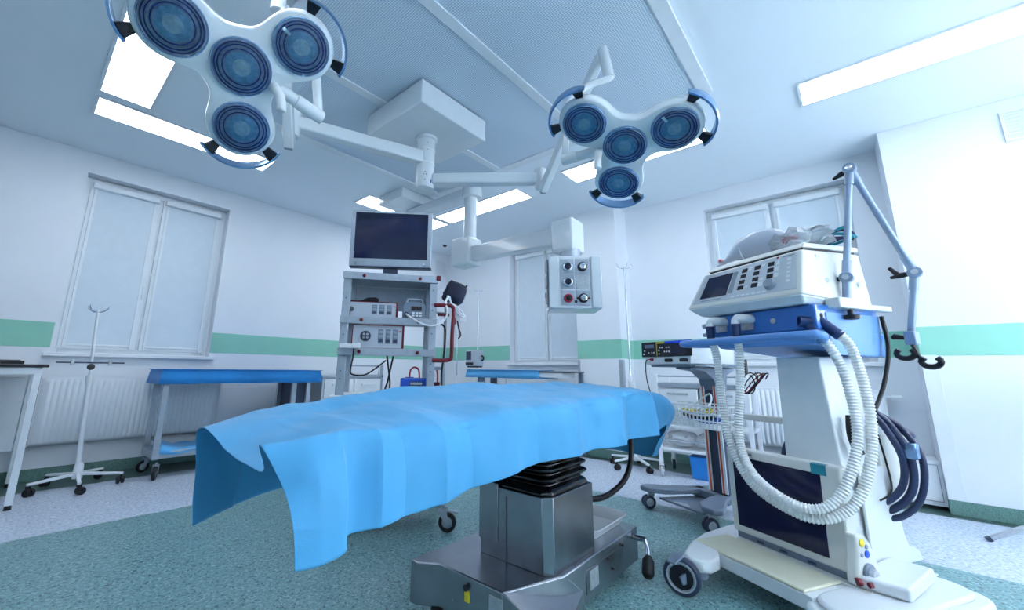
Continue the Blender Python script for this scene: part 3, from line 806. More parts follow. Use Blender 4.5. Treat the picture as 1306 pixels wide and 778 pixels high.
# base body with a sloped apron on the near end
zb0, zt = .045, .20
base = [(1.28, 1.00), (1.28, 1.33), (1.215, 1.42), (1.34, 1.46), (2.24, 1.46), (2.24, .925), (1.52, .925)]
b.prism([(1.275, 1.02), (1.275, 1.34), (1.22, 1.42), (1.22, 1.46), (2.25, 1.46), (2.25, .925), (1.53, .925)][::-1], (0, 0, 0), (1, 0, 0), (0, 1, 0), (0, 0, 1), zb0, zt)
b.build('base_body', 'steel', t, bevel=.006, world=True)
b = MB()   # sloped apron at the near corner: from the deck edge down to the rim
b.add([(1.275, 1.02, .1995), (1.53, .925, .1995), (1.66, .912, .11), (1.30, .80, .10), (1.275, 1.02, .045), (1.53, .925, .045), (1.66, .912, .045), (1.30, .80, .045)],
      [(0, 1, 2, 3), (7, 6, 5, 4), (0, 3, 7, 4), (3, 2, 6, 7), (2, 1, 5, 6)])
b.build('base_apron', 'steel', t, bevel=.004, world=True)
b = MB(); b.box(1.70, 2.00, .9205, .9245, .075, .165); b.build('service_cover', 'steel', t, bevel=.001, world=True)
b = MB(); b.box(1.585 + .14, 1.70 + .10, .918, .921, .085, .155); b.build('rating_plate', 'label_silver', t, world=True)
for x, z in ((1.90, .15), (1.94, .10), (2.05, .165)):
    b = MB(); b.cyl((x, .921, z), (x, .914, z), .006, seg=10); b.build('screw', 'black_plastic', t, world=True)
b = MB(); b.cyl((1.276, 1.19, .165), (1.262, 1.19, .165), .012, seg=14); b.build('lock_button', 'black_plastic', t, world=True)
b = MB(); b.box(1.271, 1.2755, 1.178, 1.202, .115, .152); b.build('warning_label', 'yellow', t, world=True)
b = MB(); b.box(1.271, 1.2755, 1.02, 1.08, .09, .175); b.build('data_label', 'label_silver', t, world=True)
b = MB(); b.cyl((1.276, 1.26, .10), (1.268, 1.26, .10), .005, seg=10); b.build('screw', 'chrome', t, world=True)
for x, y in ((1.30, 1.38), (1.42, 1.02), (2.18, 1.40), (2.18, 1.0)):
    b = MB(); b.cyl((x, y, 0), (x, y, .05), .028, .022, 18); b.build('foot', 'black_rubber', t, world=True)
# column sleeve with a clipped corner
c0x, c1x, c0y, c1y = 1.47, 1.83, .948, 1.30
cp = [(c0x, c1y), (c0x, c0y + .032), (c0x + .032, c0y), (c1x, c0y), (c1x, c1y)]
b = MB(); b.prism(cp, (0, 0, 0), (1, 0, 0), (0, 1, 0), (0, 0, 1), zt, .475); b.build('column_sleeve', 'steel', t, bevel=.003, world=True)
b = MB(); b.box(c0x - .003, c0x, 1.155, 1.159, zt, .45); b.build('panel_seam', 'steel_dark', t, world=True)
b = MB(); b.box(c0x - .006, c0x, c1y - .10, c1y + .004, .26, .49); b.build('side_plate', 'steel', t, bevel=.002, world=True)
b = MB()
for k, (zz) in enumerate([.475, .50, .52, .545, .565, .59, .61, .64]):
    pass
prof = [(.0, .472), (.008, .482), (-.006, .50), (-.03, .508), (.004, .53), (.004, .538), (-.03, .548), (.0, .566), (.0, .574), (-.03, .584), (-.004, .60), (-.004, .608), (-.03, .62), (-.008, .636), (-.01, .70)]
vs = []; fs = []
ol = [(c0x + .012, c1y - .012), (c0x + .012, c0y + .045), (c0x + .045, c0y + .012), (c1x - .03, c0y + .012), (c1x - .012, c0y + .03), (c1x - .012, c1y - .012)]
cxm, cym = (c0x + c1x) / 2, (c0y + c1y) / 2
for d, z in prof:
    for (x, y) in ol:
        v = Vector((x - cxm, y - cym)); l = v.length; v = v * ((l + d) / l)
        vs.append((cxm + v.x, cym + v.y, z))
for i in range(len(prof) - 1):
    for k in range(6): fs.append((i * 6 + k, i * 6 + (k + 1) % 6, (i + 1) * 6 + (k + 1) % 6, (i + 1) * 6 + k))
b.add(vs, fs); b.build('bellows', 'black_gloss', t, smooth=60, world=True, bevel=.004)
b = MB(); b.box(1.42, 1.90, .93, 1.37, .66, .73); b.build('table_head', 'steel_dark', t, bevel=.01, world=True)
for x0, x1 in ((.62, 1.30), (1.31, 1.95), (1.96, 2.55)):
    b = MB(); b.box(x0, x1, .91, 1.40, .715, .745); b.build('table_section', 'steel_dark', t, bevel=.006, world=True)
    b = MB(); b.box(x0, x1, .915, 1.395, .746, .792); b.build('mattress_pad', 'black_rubber', t, bevel=.02, seg=3, world=True)
# swing lever with a black grip on the far end
b = MB(); b.tube([(2.19, .922, .165), (2.19, .86, .165)], .014, 12); b.tube(smooth_path([(2.19, .865, .165), (2.17, .845, .13), (2.12, .83, .085)], 4), .011, 12); b.build('brake_lever', 'chrome', t, world=True)
b = MB(); b.tube([(2.145, .835, .11), (2.13, .832, .10), (2.10, .825, .055), (2.09, .822, .045)], [.016, .027, .028, .018], 16); b.build('lever_grip', 'black_rubber', t, smooth=60, world=True)
b = MB(); b.tube(smooth_path([(1.83, 1.0, .40), (1.95, .985, .375), (2.10, .98, .375), (2.25, .97, .42), (2.36, .98, .52), (2.40, 1.0, .70)], 6), .014, 10); b.build('power_cable', 'cable_black', t, world=True)

# white tray left on the table base
t = thing('instrument_tray', 'white rectangular plastic tray resting on the table base behind the column', 'tray', (2.06, 1.10, .2))
b = MB(); ox, oy, hx_, hy_ = 2.07, 1.095, .185, .13
def rr(hx_, hy_, r, n=5):
    out = []
    for cx_, cy_, a0 in ((hx_ - r, hy_ - r, 0), (-hx_ + r, hy_ - r, 90), (-hx_ + r, -hy_ + r, 180), (hx_ - r, -hy_ + r, 270)):
        for k in range(n + 1):
            a = R(a0 + 90 * k / n); out.append((cx_ + r * math.cos(a), cy_ + r * math.sin(a)))
    return out
rings = [(rr(hx_ - .035, hy_ - .035, .03), .003), (rr(hx_ - .012, hy_ - .012, .035), .045), (rr(hx_, hy_, .04), .05), (rr(hx_, hy_, .04), .045), (rr(hx_ - .008, hy_ - .008, .036), .040), (rr(hx_ - .032, hy_ - .032, .03), .0)]
vs = []; fs = []; n = len(rings[0][0])
for ring, z in rings:
    for x, y in ring: vs.append((ox + x, oy + y, .201 + z))
for i in range(len(rings) - 1):
    for k in range(n): fs.append((i * n + k, i * n + (k + 1) % n, (i + 1) * n + (k + 1) % n, (i + 1) * n + k))
fs.append(tuple(range(n))); fs.append(tuple(5 * n + k for k in range(n)))
b.add(vs, fs); b.build('tray_body', 'white_plastic', t, smooth=50, world=True)

# ------------------------------------------------------------------ blue drape over the operating table
def cr(a, b, c, d, t):
    return 0.5 * ((2 * b) + (c - a) * t + (2 * a - 5 * b + 4 * c - d) * t * t + (3 * b - a - 3 * c + d) * t ** 3)
rows = []
rows.append([(.40, .80, .604), (.392, .812, .682), (.385, .855, .742), (.352, .900, .816), (.385, .955, .757), (.386, 1.075, .757), (.381, 1.187, .773), (.374, 1.405, .798), (.380, 1.385, .672), (.386, 1.36, .552)])
rows.append([(.452, .796, .602), (.450, .800, .682), (.446, .830, .762), (.428, .888, .826), (.455, .972, .782), (.460, 1.09, .784), (.455, 1.22, .798), (.45, 1.42, .816), (.455, 1.42, .68), (.46, 1.405, .557)])
rows.append([(.506, .806, .606), (.506, .812, .688), (.503, .838, .772), (.500, .884, .833), (.505, .985, .802), (.512, 1.10, .802), (.505, 1.24, .812), (.50, 1.425, .825), (.505, 1.435, .685), (.505, 1.43, .558)])
rows.append([(.548, .872, .612), (.548, .874, .690), (.546, .876, .772), (.543, .893, .833), (.55, .985, .816), (.545, 1.11, .812), (.54, 1.26, .822), (.534, 1.43, .832), (.53, 1.45, .69), (.53, 1.45, .56)])
def reg(X, hz, fz, bz, dyf=0.0):
    fy = .872 + dyf
    return [(X, fy - .014, hz), (X, fy - .010, hz + (fz - hz) * .38), (X, fy - .002, hz + (fz - hz) * .80), (X, fy + .028, fz), (X, 1.0, fz + (bz - fz) * .3), (X, 1.13, fz + (bz - fz) * .52), (X, 1.27, fz + (bz - fz) * .78), (X, 1.425, bz), (X, 1.455, .70), (X, 1.455, .58)]
for X, hz, fz, bz, dy in ((.66, .612, .822, .842, .006), (.86, .622, .819, .857, 0), (1.10, .640, .829, .871, .004), (1.35, .647, .834, .880, -.004), (1.60, .640, .843, .887, .004), (1.85, .634, .850, .889, -.002), (2.10, .632, .853, .887, .006), (2.35, .636, .853, .882, -.004)):
    rows.append(reg(X, hz, fz, bz, dy))
rows.append([(2.54, .850, .642), (2.545, .852, .715), (2.545, .858, .80), (2.545, .90, .850), (2.55, 1.0, .858), (2.56, 1.13, .867), (2.57, 1.27, .874), (2.58, 1.425, .875), (2.58, 1.455, .70), (2.58, 1.455, .56)])
rows.append([(2.63, .860, .66), (2.67, .850, .715), (2.69, .852, .775), (2.66, .895, .835), (2.63, 1.0, .845), (2.64, 1.13, .852), (2.65, 1.27, .858), (2.65, 1.41, .862), (2.65, 1.445, .69), (2.64, 1.44, .53)])
rows.append([(2.66, .885, .62), (2.71, .868, .67), (2.735, .862, .72), (2.715, .905, .755), (2.69, 1.01, .755), (2.69, 1.14, .758), (2.69, 1.27, .76), (2.69, 1.38, .76), (2.67, 1.42, .64), (2.66, 1.42, .52)])
rows.append([(2.66, .93, .56), (2.69, .915, .585), (2.715, .905, .61), (2.715, .93, .63), (2.70, 1.02, .62), (2.705, 1.14, .62), (2.705, 1.25, .62), (2.70, 1.34, .62), (2.68, 1.39, .56), (2.66, 1.40, .50)])
rows.append([(2.64, .975, .47), (2.66, .965, .472), (2.69, .96, .475), (2.705, .985, .468), (2.70, 1.04, .458), (2.71, 1.14, .462), (2.705, 1.23, .465), (2.70, 1.31, .462), (2.68, 1.36, .47), (2.66, 1.38, .48)])
def refine(grid, nu, nv):
    g = [[Vector(p) for p in r] for r in grid]; A = len(g); B = len(g[0])
    def rowat(r):
        out = []
        for j in range(B - 1):
            for k in range(nv):
                tt = k / nv
                out.append(cr(r[max(j - 1, 0)], r[j], r[j + 1], r[min(j + 2, B - 1)], tt))
        out.append(r[-1]); return out
    out = []
    for i in range(A - 1):
        for k in range(nu):
            tt = k / nu
            r = [cr(g[max(i - 1, 0)][j], g[i][j], g[i + 1][j], g[min(i + 2, A - 1)][j], tt) for j in range(B)]
            out.append(rowat(r))
    out.append(rowat(g[-1])); return out
G = refine(rows, 22, 9)
nu, nv = len(G), len(G[0])
# normals for the crease relief
def gn(i, j):
    a = G[min(i + 1, nu - 1)][j] - G[max(i - 1, 0)][j]; c = G[i][min(j + 1, nv - 1)] - G[i][max(j - 1, 0)]
    return a.cross(c).normalized()
creases = [.62, .70, .82, .95, 1.12, 1.30, 1.52, 1.72, 1.95, 2.15, 2.36, 2.52]
rc = random.Random(3)
camp = [rc.uniform(.5, 1.0) * rc.choice((1, 1, -1)) for _ in creases]
from mathutils import noise as mn
knots = [(.54, 0)] + [(xc, (.020 if q % 2 else -.015) * rc.uniform(.6, 1.25)) for q, xc in enumerate(creases)] + [(2.62, 0)]
NV = [[G[i][j].copy() for j in range(nv)] for i in range(nu)]
for i in range(nu):
    for j in range(nv):
        p = G[i][j]; n = gn(i, j); d = 0
        vv = j / (nv - 1)
        for xc, am in zip(creases, camp):
            w = abs(p.x - xc - .012 * math.sin(p.y * 9 + xc * 7) * (1 if 0.34 < vv < 0.75 else .3))
            d += am * .003 * max(0, 1 - w / .018) * (0.7 if .33 < vv < .78 else 1.0)
        # pressed fold lines: the cloth runs in flat facets between them
        for q in range(len(knots) - 1):
            if knots[q][0] <= p.x < knots[q + 1][0]:
                tt = (p.x - knots[q][0]) / (knots[q + 1][0] - knots[q][0])
                zz = knots[q][1] * (1 - tt) + knots[q + 1][1] * tt
                d += zz * (1.0 if vv < .26 else max(.22, 1 - (vv - .26) / .10) if vv < .62 else .22)
        d += .016 * mn.noise(Vector((p.x * 4, p.y * 6, p.z * 5))) + .004 * mn.noise(Vector((p.x * 16, p.y * 16, p.z * 9)))
        if .30 < vv < .5 and 1.9 < p.x < 2.35: d += .014 * math.sin((p.x * 17 + p.y * 20)) * math.sin((p.x - 1.9) / .45 * math.pi)
        # soft vertical waves on the hanging front
        if vv < .34: d += .010 * (1 - vv / .34) * math.sin(p.x * 15 + 1.2) * min(1, max(0, (p.x - .5) * 4))
        NV[i][j] = p + n * (-d)
vs = [NV[i][j] for i in range(nu) for j in range(nv)]
fs = [(i * nv + j, (i + 1) * nv + j, (i + 1) * nv + j + 1, i * nv + j + 1) for i in range(nu - 1) for j in range(nv - 1)]
b = MB(); b.add(vs, fs); o = b.build('surgical_drape', 'drape', None, smooth=13, solid=.0015)
tag(o, 'large light blue surgical drape covering the operating table', 'drape')

# ------------------------------------------------------------------ anaesthesia ventilator on its trolley (local: x across the front to the right, y to the back)
VRZ = math.atan2(-.883, -.469)
VM = Matrix.Translation(Vector((2.613, .541, 0))) @ Matrix.Rotation(VRZ, 4, 'Z')
v = thing('ventilator', 'white and blue ventilator on a wheeled pedestal trolley with lower monitor', 'ventilator', (2.613, .541, 0), VRZ)
def arcbox(a0, a1, b0, b1, z0, z1, r, n=5):
    cx_, cy_ = (a0 + a1) / 2, (b0 + b1) / 2
    return [(cx_ + x, cy_ + y) for x, y in rr((a1 - a0) / 2, (b1 - b0) / 2, r, n)]
def slab(mb, a0, a1, b0, b1, z0, z1, r):
    return mb.prism(arcbox(a0, a1, b0, b1, z0, z1, r), (0, 0, 0), (1, 0, 0), (0, 1, 0), (0, 0, 1), z0, z1)
# base frame: two legs and a cross beam
lp = [(-.14, .42), (-.145, .10), (-.10, -.14), (-.03, -.30), (.02, -.38), (.055, -.43), (.10, -.45), (.145, -.43), (.165, -.385), (.15, -.32), (.08, -.24), (.02, -.05), (0, .10), (0, .42)]
b = MB(); b.prism(lp, (0, 0, 0), (1, 0, 0), (0, 1, 0), (0, 0, 1), .096, .1495); b.build('base_leg', 'white_plastic', v, bevel=.012, seg=3)
b = MB(); slab(b, .47, .74, -.33, .46, .075, .125, .10); b.build('base_leg', 'white_plastic', v, bevel=.015, seg=3)
b = MB(); slab(b, .485, .70, -.28, .42, .12, .145, .09); b.build('leg_cover', 'white_plastic', v, bevel=.014, seg=3)
b = MB(); b.box(-.06, .50, -.262, .05, .085, .140); b.build('cross_beam', 'white_plastic', v, bevel=.004)
b = MB(); b.box(-.045, .47, -.260, -.035, .140, .152); b.build('footrest', 'cream_plastic', v, bevel=.006, seg=3)
b = MB(); b.box(-.04, .56, -.03, .44, .140, .148); b.build('deck_plate', 'warm_white', v, bevel=.002)
wc = Vector((.095, -.490, .078)); wa = Vector((.55, -.83, 0)).normalized(); pv = Vector((.115, -.405, .10))
b = MB(); b.lathe([(.052, -.017), (.073, -.017), (.078, -.010), (.078, .010), (.073, .017), (.052, .017)], wc, wa, 32); b.build('wheel', 'slate_dark', v, smooth=50)
b = MB(); b.lathe([(.050, -.016), (.060, -.019), (.062, -.016), (.062, .016), (.060, .019), (.050, .016)], wc, wa, 32); b.build('wheel_ring', 'label_silver', v, smooth=50)
b = MB(); b.lathe([(0, -.014), (.052, -.012), (.052, .012), (0, .014)], wc, wa, 24); b.build('wheel_hub', 'black_plastic', v, smooth=50)
b = MB()
for sg in (-1, 1): b.beam(wc + wa * sg * .026 - Vector((0, 0, .012)), pv + wa * sg * .016 + Vector((0, -.01, -.005)), .012, .036, .014, .06, up=(0, 0, 1))
b.cyl(pv + Vector((0, 0, -.03)), pv + Vector((0, 0, .012)), .032, .034); b.build('fork', 'slate', v, bevel=.004)
b = MB(); b.beam(wc + Vector((-.005, .0, .088)), wc + Vector((.03, -.085, .075)), .05, .012, .04, .008); b.build('brake_pedal', 'slate', v, bevel=.004)
for (a, c, hd) in ((-.07, .36, R(170)), (.62, -.26, R(190)), (.63, .40, R(170))):
    p = Vector((a, c, 0))
    caster(v, p, hd, .046, .03, .006, 'slate_dark', 'slate', world=False, brake=True)
# pedestal
b = MB(); b.hexa([(.17, .15, .148), (.45, .15, .148), (.45, .50, .148), (.17, .50, .148), (.195, .15, 1.05), (.40, .15, 1.05), (.40, .46, 1.05), (.195, .46, 1.05)]); b.build('pedestal', 'white_plastic', v, bevel=.008, seg=3)
b = MB(); b.prism([(.20, .148), (.56, .148), (.54, .19), (.47, .22), (.44, .30), (.43, .42), (.40, .56), (.20, .56)], (.452, 0, 0), (0, 1, 0), (0, 0, 1), (1, 0, 0), 0, .012); b.build('side_bracket', 'white_plastic', v, bevel=.004)
b = MB(); b.box(.452, .464, .36, .60, .40, .70); b.build('cable_plate', 'warm_white', v, bevel=.012)
b = MB(); b.box(-.13, .18, .27, .30, .70, .735); b.build('side_rail', 'warm_white', v, bevel=.006)
b = MB(); b.box(.13, .185, .255, .315, .69, .745); b.build('rail_clamp', 'print_grey', v, bevel=.006)
# lower monitor unit
b = MB(); b.hexa([(-.03, .0, .175), (.49, .0, .175), (.49, .07, .175), (-.03, .07, .175), (-.035, .008, .58), (.495, .008, .58), (.495, .075, .58), (-.035, .075, .58)]); mon = b.build('lower_monitor', 'warm_white', v, bevel=.008, seg=3)
b = MB(); b.hexa([(.005, -.0015, .208), (.415, -.0015, .208), (.415, .01, .208), (.005, .01, .208), (.0, .006, .540), (.42, .006, .540), (.42, .016, .540), (.0, .016, .540)]); b.build('screen', 'screen', mon, smooth=0)
b = MB(); b.box(-.012, .47, .004, .09, .148, .178); b.build('monitor_plinth', 'slate', mon, bevel=.003)
b = MB(); b.box(.385, .445, .0050, .009, .536, .578); b.box(.385, .445, .0055, .03, .5795, .581); b.build('corner_sticker', 'teal', mon)
b = MB(); b.box(.05, .11, .004, .008, .555, .565); b.build('brand_strip', 'print_grey', mon)
for x in (.09, .20, .32):
    b = MB(); b.box(x, x + .035, .0025, .006, .156, .166); b.build('port_cover', 'slate_dark', mon)
# side control pod
b = MB(); b.prism([(-.03, .150), (.115, .150), (.105, .23), (.075, .30), (.05, .33), (-.005, .335), (-.012, .26), (-.03, .20)], (.485, 0, 0), (0, 1, 0), (0, 0, 1), (1, 0, 0), 0, .045); pod = b.build('control_pod', 'warm_white', v, bevel=.010, seg=3)
def button(nm, o, ax, r, h, mt, par, sc=None):
    q = MB(); q.lathe([(0, 0), (r, 0), (r, h * .7), (r * .85, h), (0, h)], o, ax, 20); return q.build(nm, mt, par, smooth=50)
button('knob', (.530, .035, .195), (1, 0, 0), .036, .012, 'slate', pod); button('knob_cap', (.540, .035, .195), (1, 0, 0), .022, .018, 'label_silver', pod)
button('pad_button', (.530, .02, .305), (1, 0, 0), .014, .004, 'yellow', pod); button('pad_button', (.530, .042, .262), (1, 0, 0), .014, .004, 'bright_blue', pod)
button('pad_button', (.530, .045, .288), (1, 0, 0), .009, .004, 'print_grey', pod); button('pad_button', (.530, .010, .262), (1, 0, 0), .008, .004, 'print_grey', pod)
# mains box on the right leg
b = MB(); b.hexa([(.50, -.03, .148), (.66, .03, .148), (.60, .33, .148), (.47, .30, .148), (.50, -.03, .192), (.66, .03, .192), (.60, .33, .200), (.47, .30, .200)]); bx_ = b.build('power_box', 'white_plastic', v, bevel=.010, seg=3)
b = MB(); b.cyl((.53, -.022, .172), (.525, -.034, .171), .015, seg=14); b.cyl((.562, -.010, .172), (.557, -.022, .171), .010, seg=12); b.build('socket', 'maroon', v)
# blue carrier below the head
b = MB(); b.hexa([(-.02, .02, 1.10), (.47, .02, 1.10), (.49, .50, 1.05), (.05, .50, 1.05), (-.05, .0, 1.165), (.49, .0, 1.165), (.49, .52, 1.165), (-.05, .52, 1.165)]); b.build('carrier_tray', 'vent_blue_light', v, bevel=.006)
b = MB(); b.box(-.06, .485, .03, .50, 1.168, 1.285); blk = b.build('blue_block', 'vent_blue', v, bevel=.006)
b = MB(); b.box(.486, .489, .10, .50, 1.055, 1.25); b.build('side_cover', 'vent_blue_light', v, bevel=.002)
# handle blade along the front
hp = smooth_path([(-.10, .05, 1.128), (-.17, .0, 1.130), (-.185, -.06, 1.130), (-.15, -.10, 1.130), (0, -.105, 1.130), (.2, -.105, 1.132), (.40, -.10, 1.134), (.51, -.09, 1.134), (.545, -.05, 1.132), (.50, .03, 1.12)], 5)
b = MB(); b.tube(hp, .019, 12); o = b.build('push_handle', 'vent_blue_light', v, smooth=60)
# front hose fittings
for a in (.0, .155):
    b = MB(); b.box(a - .03, a + .035, .015, .032, 1.19, 1.275); b.build('fitting_plate', 'label_silver', v, bevel=.003)
    b = MB(); b.tube(smooth_path([(a + .02, .03, 1.245), (a + .02, -.025, 1.248), (a - .005, -.045, 1.245), (a - .01, -.05, 1.215)], 4), [.024] * 8 + [.021] * 4 + [.020], 14); b.build('hose_elbow', 'white_plastic', v, smooth=60)
    b = MB(); b.cyl((a - .01, -.05, 1.220), (a - .01, -.05, 1.135), .022, .019, 14); b.build('hose_cuff', 'navy_plastic', v)
for a, z in ((-.085, 1.235), (-.085, 1.185)):
    b = MB(); b.cyl((a + .03, .05, z), (a - .02, .03, z), .012, seg=12); b.cyl((a - .015, .03, z), (a - .035, .02, z), .016, .012, 12); b.build('inlet_nozzle', 'grey_metal', v)
button('vent_screw', (.29, .0295, 1.225), (0, -1, 0), .014, .004, 'label_silver', v)
# head
hb = [(-.16, -.045, 1.335), (.487, -.045, 1.325), (.475, .50, 1.30), (-.12, .50, 1.30), (-.105, .055, 1.545), (.455, .055, 1.560), (.455, .50, 1.580), (-.09, .50, 1.575)]
b = MB(); b.hexa(hb)
b.build('head_shell', 'warm_white', v, bevel=.012, seg=3)
b = MB(); b.hexa([(-.10, .0, 1.287), (.46, .0, 1.287), (.465, .49, 1.287), (-.10, .49, 1.287), (-.16, -.044, 1.337), (.486, -.044, 1.327), (.475, .495, 1.305), (-.12, .495, 1.305)]); b.build('head_underside', 'white_plastic', v, bevel=.012, seg=3)
b = MB(); b.hexa([(-.10, .075, 1.560), (.452, .075, 1.574), (.455, .51, 1.592), (-.09, .51, 1.588), (-.085, .10, 1.590), (.44, .10, 1.604), (.45, .505, 1.620), (-.08, .505, 1.615)]); b.build('head_lid', 'warm_white', v, bevel=.008, seg=3)
b = MB(); b.hexa([(-.088, .085, 1.545), (.44, .085, 1.56), (.44, .49, 1.578), (-.08, .49, 1.574), (-.088, .085, 1.562), (.44, .085, 1.576), (.44, .49, 1.594), (-.08, .49, 1.590)]); b.build('lid_gap', 'black_plastic', v)
# front panel frame of reference: (s along width 0..1, t up 0..1)
q00, q10, q01, q11 = Vector(hb[0]), Vector(hb[1]), Vector(hb[4]), Vector(hb[5])
pn = (q10 - q00).cross(q01 - q00).normalized()
if pn.y > 0: pn = -pn
def FP(s, tt, h=0): return (q00 * (1 - s) + q10 * s) * (1 - tt) + (q01 * (1 - s) + q11 * s) * tt + pn * h
def fpatch(nm, s0, s1, t0, t1, h, mt, par=v, bev=0.0, h0=-.004):
    q = MB(); q.hexa([FP(s0, t0, h0), FP(s1, t0, h0), FP(s1, t1, h0), FP(s0, t1, h0), FP(s0, t0, h), FP(s1, t0, h), FP(s1, t1, h), FP(s0, t1, h)]); return q.build(nm, mt, par, bevel=bev)
fp = fpatch('front_panel', .04, .96, .13, .96, .002, 'panel_grey', v, .002)
fpatch('display', .10, .375, .25, .84, .004, 'screen', fp)
fpatch('side_keys', .385, .43, .28, .84, .004, 'print_grey', fp, .001)
for c in range(3):
    for r in range(4):
        if c == 2 and r == 3: continue
        s0 = .47 + c * .125; t0 = .76 - r * .145
        fpatch('key', s0, s0 + .055, t0, t0 + .10, .004, 'black_plastic', fp, .001)
        fpatch('key_label', s0 + .062, s0 + .098, t0, t0 + .10, .003, 'white_plastic', fp, .001)
button('rotary_knob', FP(.77, .30, .003), pn, .027, .026, 'print_grey', fp)
for r in range(6): fpatch('soft_key', .885, .915, .30 + r * .10, .36 + r * .10, .0035, 'white_plastic', fp, .001)
for k in range(7): fpatch('touch_key', .43 + k * .045, .465 + k * .045, .155, .20, .0032, 'white_plastic', fp, .001)
fpatch('legend', .12, .34, .17, .195, .0026, 'print_grey', fp); fpatch('legend', .84, .94, .90, .925, .0026, 'print_grey', fp)
q = MB(); q.lathe([(0, 0), (.006, 0), (.004, .004), (0, .005)], FP(.80, .93, .002), pn, 12); q.build('alarm_lamp', 'red', fp)
for (bb, z) in ((.15, 1.53), (.17, 1.41), (.40, 1.53), (.42, 1.41)):
    x = .487 - (z - 1.325) / (1.57 - 1.325) * .03 - .002
    button('side_screw', (x - .002, bb, z), (1, 0, -.1), .014, .005, 'label_silver', v)
# clamp and hose support arm
b = MB(); b.box(.470, .535, .13, .36, 1.268, 1.318); b.build('arm_clamp', 'warm_white', v, bevel=.006)
b = MB(); b.box(.485, .52, .34, .56, 1.272, 1.300); b.build('arm_rail', 'white_plastic', v, bevel=.004)
b = MB(); b.cyl((.505, .25, 1.268), (.505, .25, 1.235), .012, seg=12); b.cyl((.505, .25, 1.242), (.505, .25, 1.222), .034, .03, 18); b.build('clamp_knob', 'black_plastic', v)
M0, M1, M2 = Vector((.500, .25, 1.318)), Vector((.505, .265, 1.425)), Vector((.555, .345, 1.985))
A3, A4 = Vector((.622, .578, 1.455)), Vector((.565, .578, 1.165))
def joint(p, s=1.0, ax=(.35, -.9, 0), knob=None):
    ax = Vector(ax).normalized()
    q = MB(); q.lathe([(0, -.022 * s), (.026 * s, -.022 * s), (.028 * s, -.015 * s), (.028 * s, .015 * s), (.026 * s, .022 * s), (0, .022 * s)], p, ax, 22); q.build('arm_joint', 'arm_grey', v, smooth=50)
    q = MB(); q.lathe([(.014 * s, .020 * s), (.014 * s, .026 * s), (0, .027 * s)], p, ax, 16); q.build('joint_cap', 'chrome', v)
    if knob is not None:
        q = MB(); k = Vector(knob); q.tube([p + k.normalized() * .02, p + k * .5, p + k], [.010, .014, .007], 10); q.build('joint_lever', 'black_plastic', v, smooth=60)
cw = VM.to_3x3().inverted()
def pole(p, q_, r, nm='arm_tube'):
    q = MB(); q.cyl(p, q_, r, seg=16); q.build(nm, 'arm_grey', v)
pole(M0, M1, .017); pole(M1, M2, .0145); pole(M2, A3, .0145); pole(A3, A4, .0145)
for p, d in ((M1, (M2 - M1)), (M2, (M1 - M2)), (M2, (A3 - M2)), (A3, (M2 - A3)), (A3, (A4 - A3))):
    dn = d.normalized(); pole(p + dn * .012, p + dn * .085, .0185, 'arm_sleeve')
LV = Vector((-.070, -.005, -.004))
joint(M1, 1, knob=(-.085, -.01, -.006)); joint(M2, 1, knob=(-.075, 0, -.022)); joint(A3, 1, knob=(-.085, -.02, -.012))
b = MB(); b.tube([A3 + Vector((-.06, -.01, .0)), A3 + Vector((-.085, -.015, .04))], [.012, .008], 10); b.build('joint_lever', 'black_plastic', v)
b = MB(); b.box(A4.x - .022, A4.x + .022, A4.y - .022, A4.y + .022, A4.z - .055, A4.z + .01); b.build('clip_block', 'arm_grey', v, bevel=.006)
b = MB(); b.tube([A4 + Vector((-.02, 0, -.02)), A4 + Vector((-.06, -.01, -.012)), A4 + Vector((-.07, -.01, -.02))], [.010, .015, .01], 10); b.build('joint_lever', 'black_plastic', v, smooth=60)
b = MB(); b.tube([A4 + Vector((0, -.01, -.05)), A4 + Vector((.02, -.01, -.125))], .008, 8); b.build('clip_stem', 'black_plastic', v)
def hook(c, s):
    q = MB(); q.tube([c + Vector((.034 * s * math.cos(R(a)), .0, .024 * math.sin(R(a)))) for a in range(130, 420, 25)], .013, 8); return q
for dx, dz in ((-.03, -.095), (.055, -.135)):
    q = hook(A4 + Vector((dx, -.01, dz)), 1); q.build('hose_clip', 'black_plastic', v, smooth=60)
# corrugated hoses
def corrugated(nm, path, r, pitch, parent, mt):
    P_ = smooth_path(path, 30); L_ = [0]
    for i in range(1, len(P_)): L_.append(L_[-1] + (P_[i] - P_[i - 1]).length)
    n = int(L_[-1] / pitch * 2); pts = []; rs = []; j = 0
    for k in range(n + 1):
        s = L_[-1] * k / n
        while j < len(P_) - 2 and L_[j + 1] < s: j += 1
        f = (s - L_[j]) / max(1e-6, L_[j + 1] - L_[j]); pts.append(P_[j].lerp(P_[j + 1], f)); rs.append(r if k % 2 else r * .76)
    q = MB(); q.tube(pts, rs, 14); return q.build(nm, mt, parent, smooth=20)
corrugated('breathing_hose', [(-.01, -.05, 1.150), (.018, -.055, 1.05), (.029, -.06, .867), (.063, -.08, .634), (.174, -.10, .456), (.351, -.10, .381), (.465, -.06, .381), (.535, .02, .457), (.575, .08, .611), (.580, .12, .765), (.572, .13, .927), (.555, .12, 1.078), (.525, .10, 1.150)], .0210, .0135, v, 'hose_white')
corrugated('breathing_hose', [(.145, -.05, 1.150), (.155, -.055, 1.05), (.138, -.06, .873), (.117, -.075, .642), (.202, -.115, .500), (.362, -.13, .425), (.470, -.085, .425), (.530, -.02, .522), (.555, .05, .683), (.548, .08, .826), (.528, .08, .993), (.505, .06, 1.085), (.480, .05, 1.135)], .0210, .0135, v, 'hose_white')
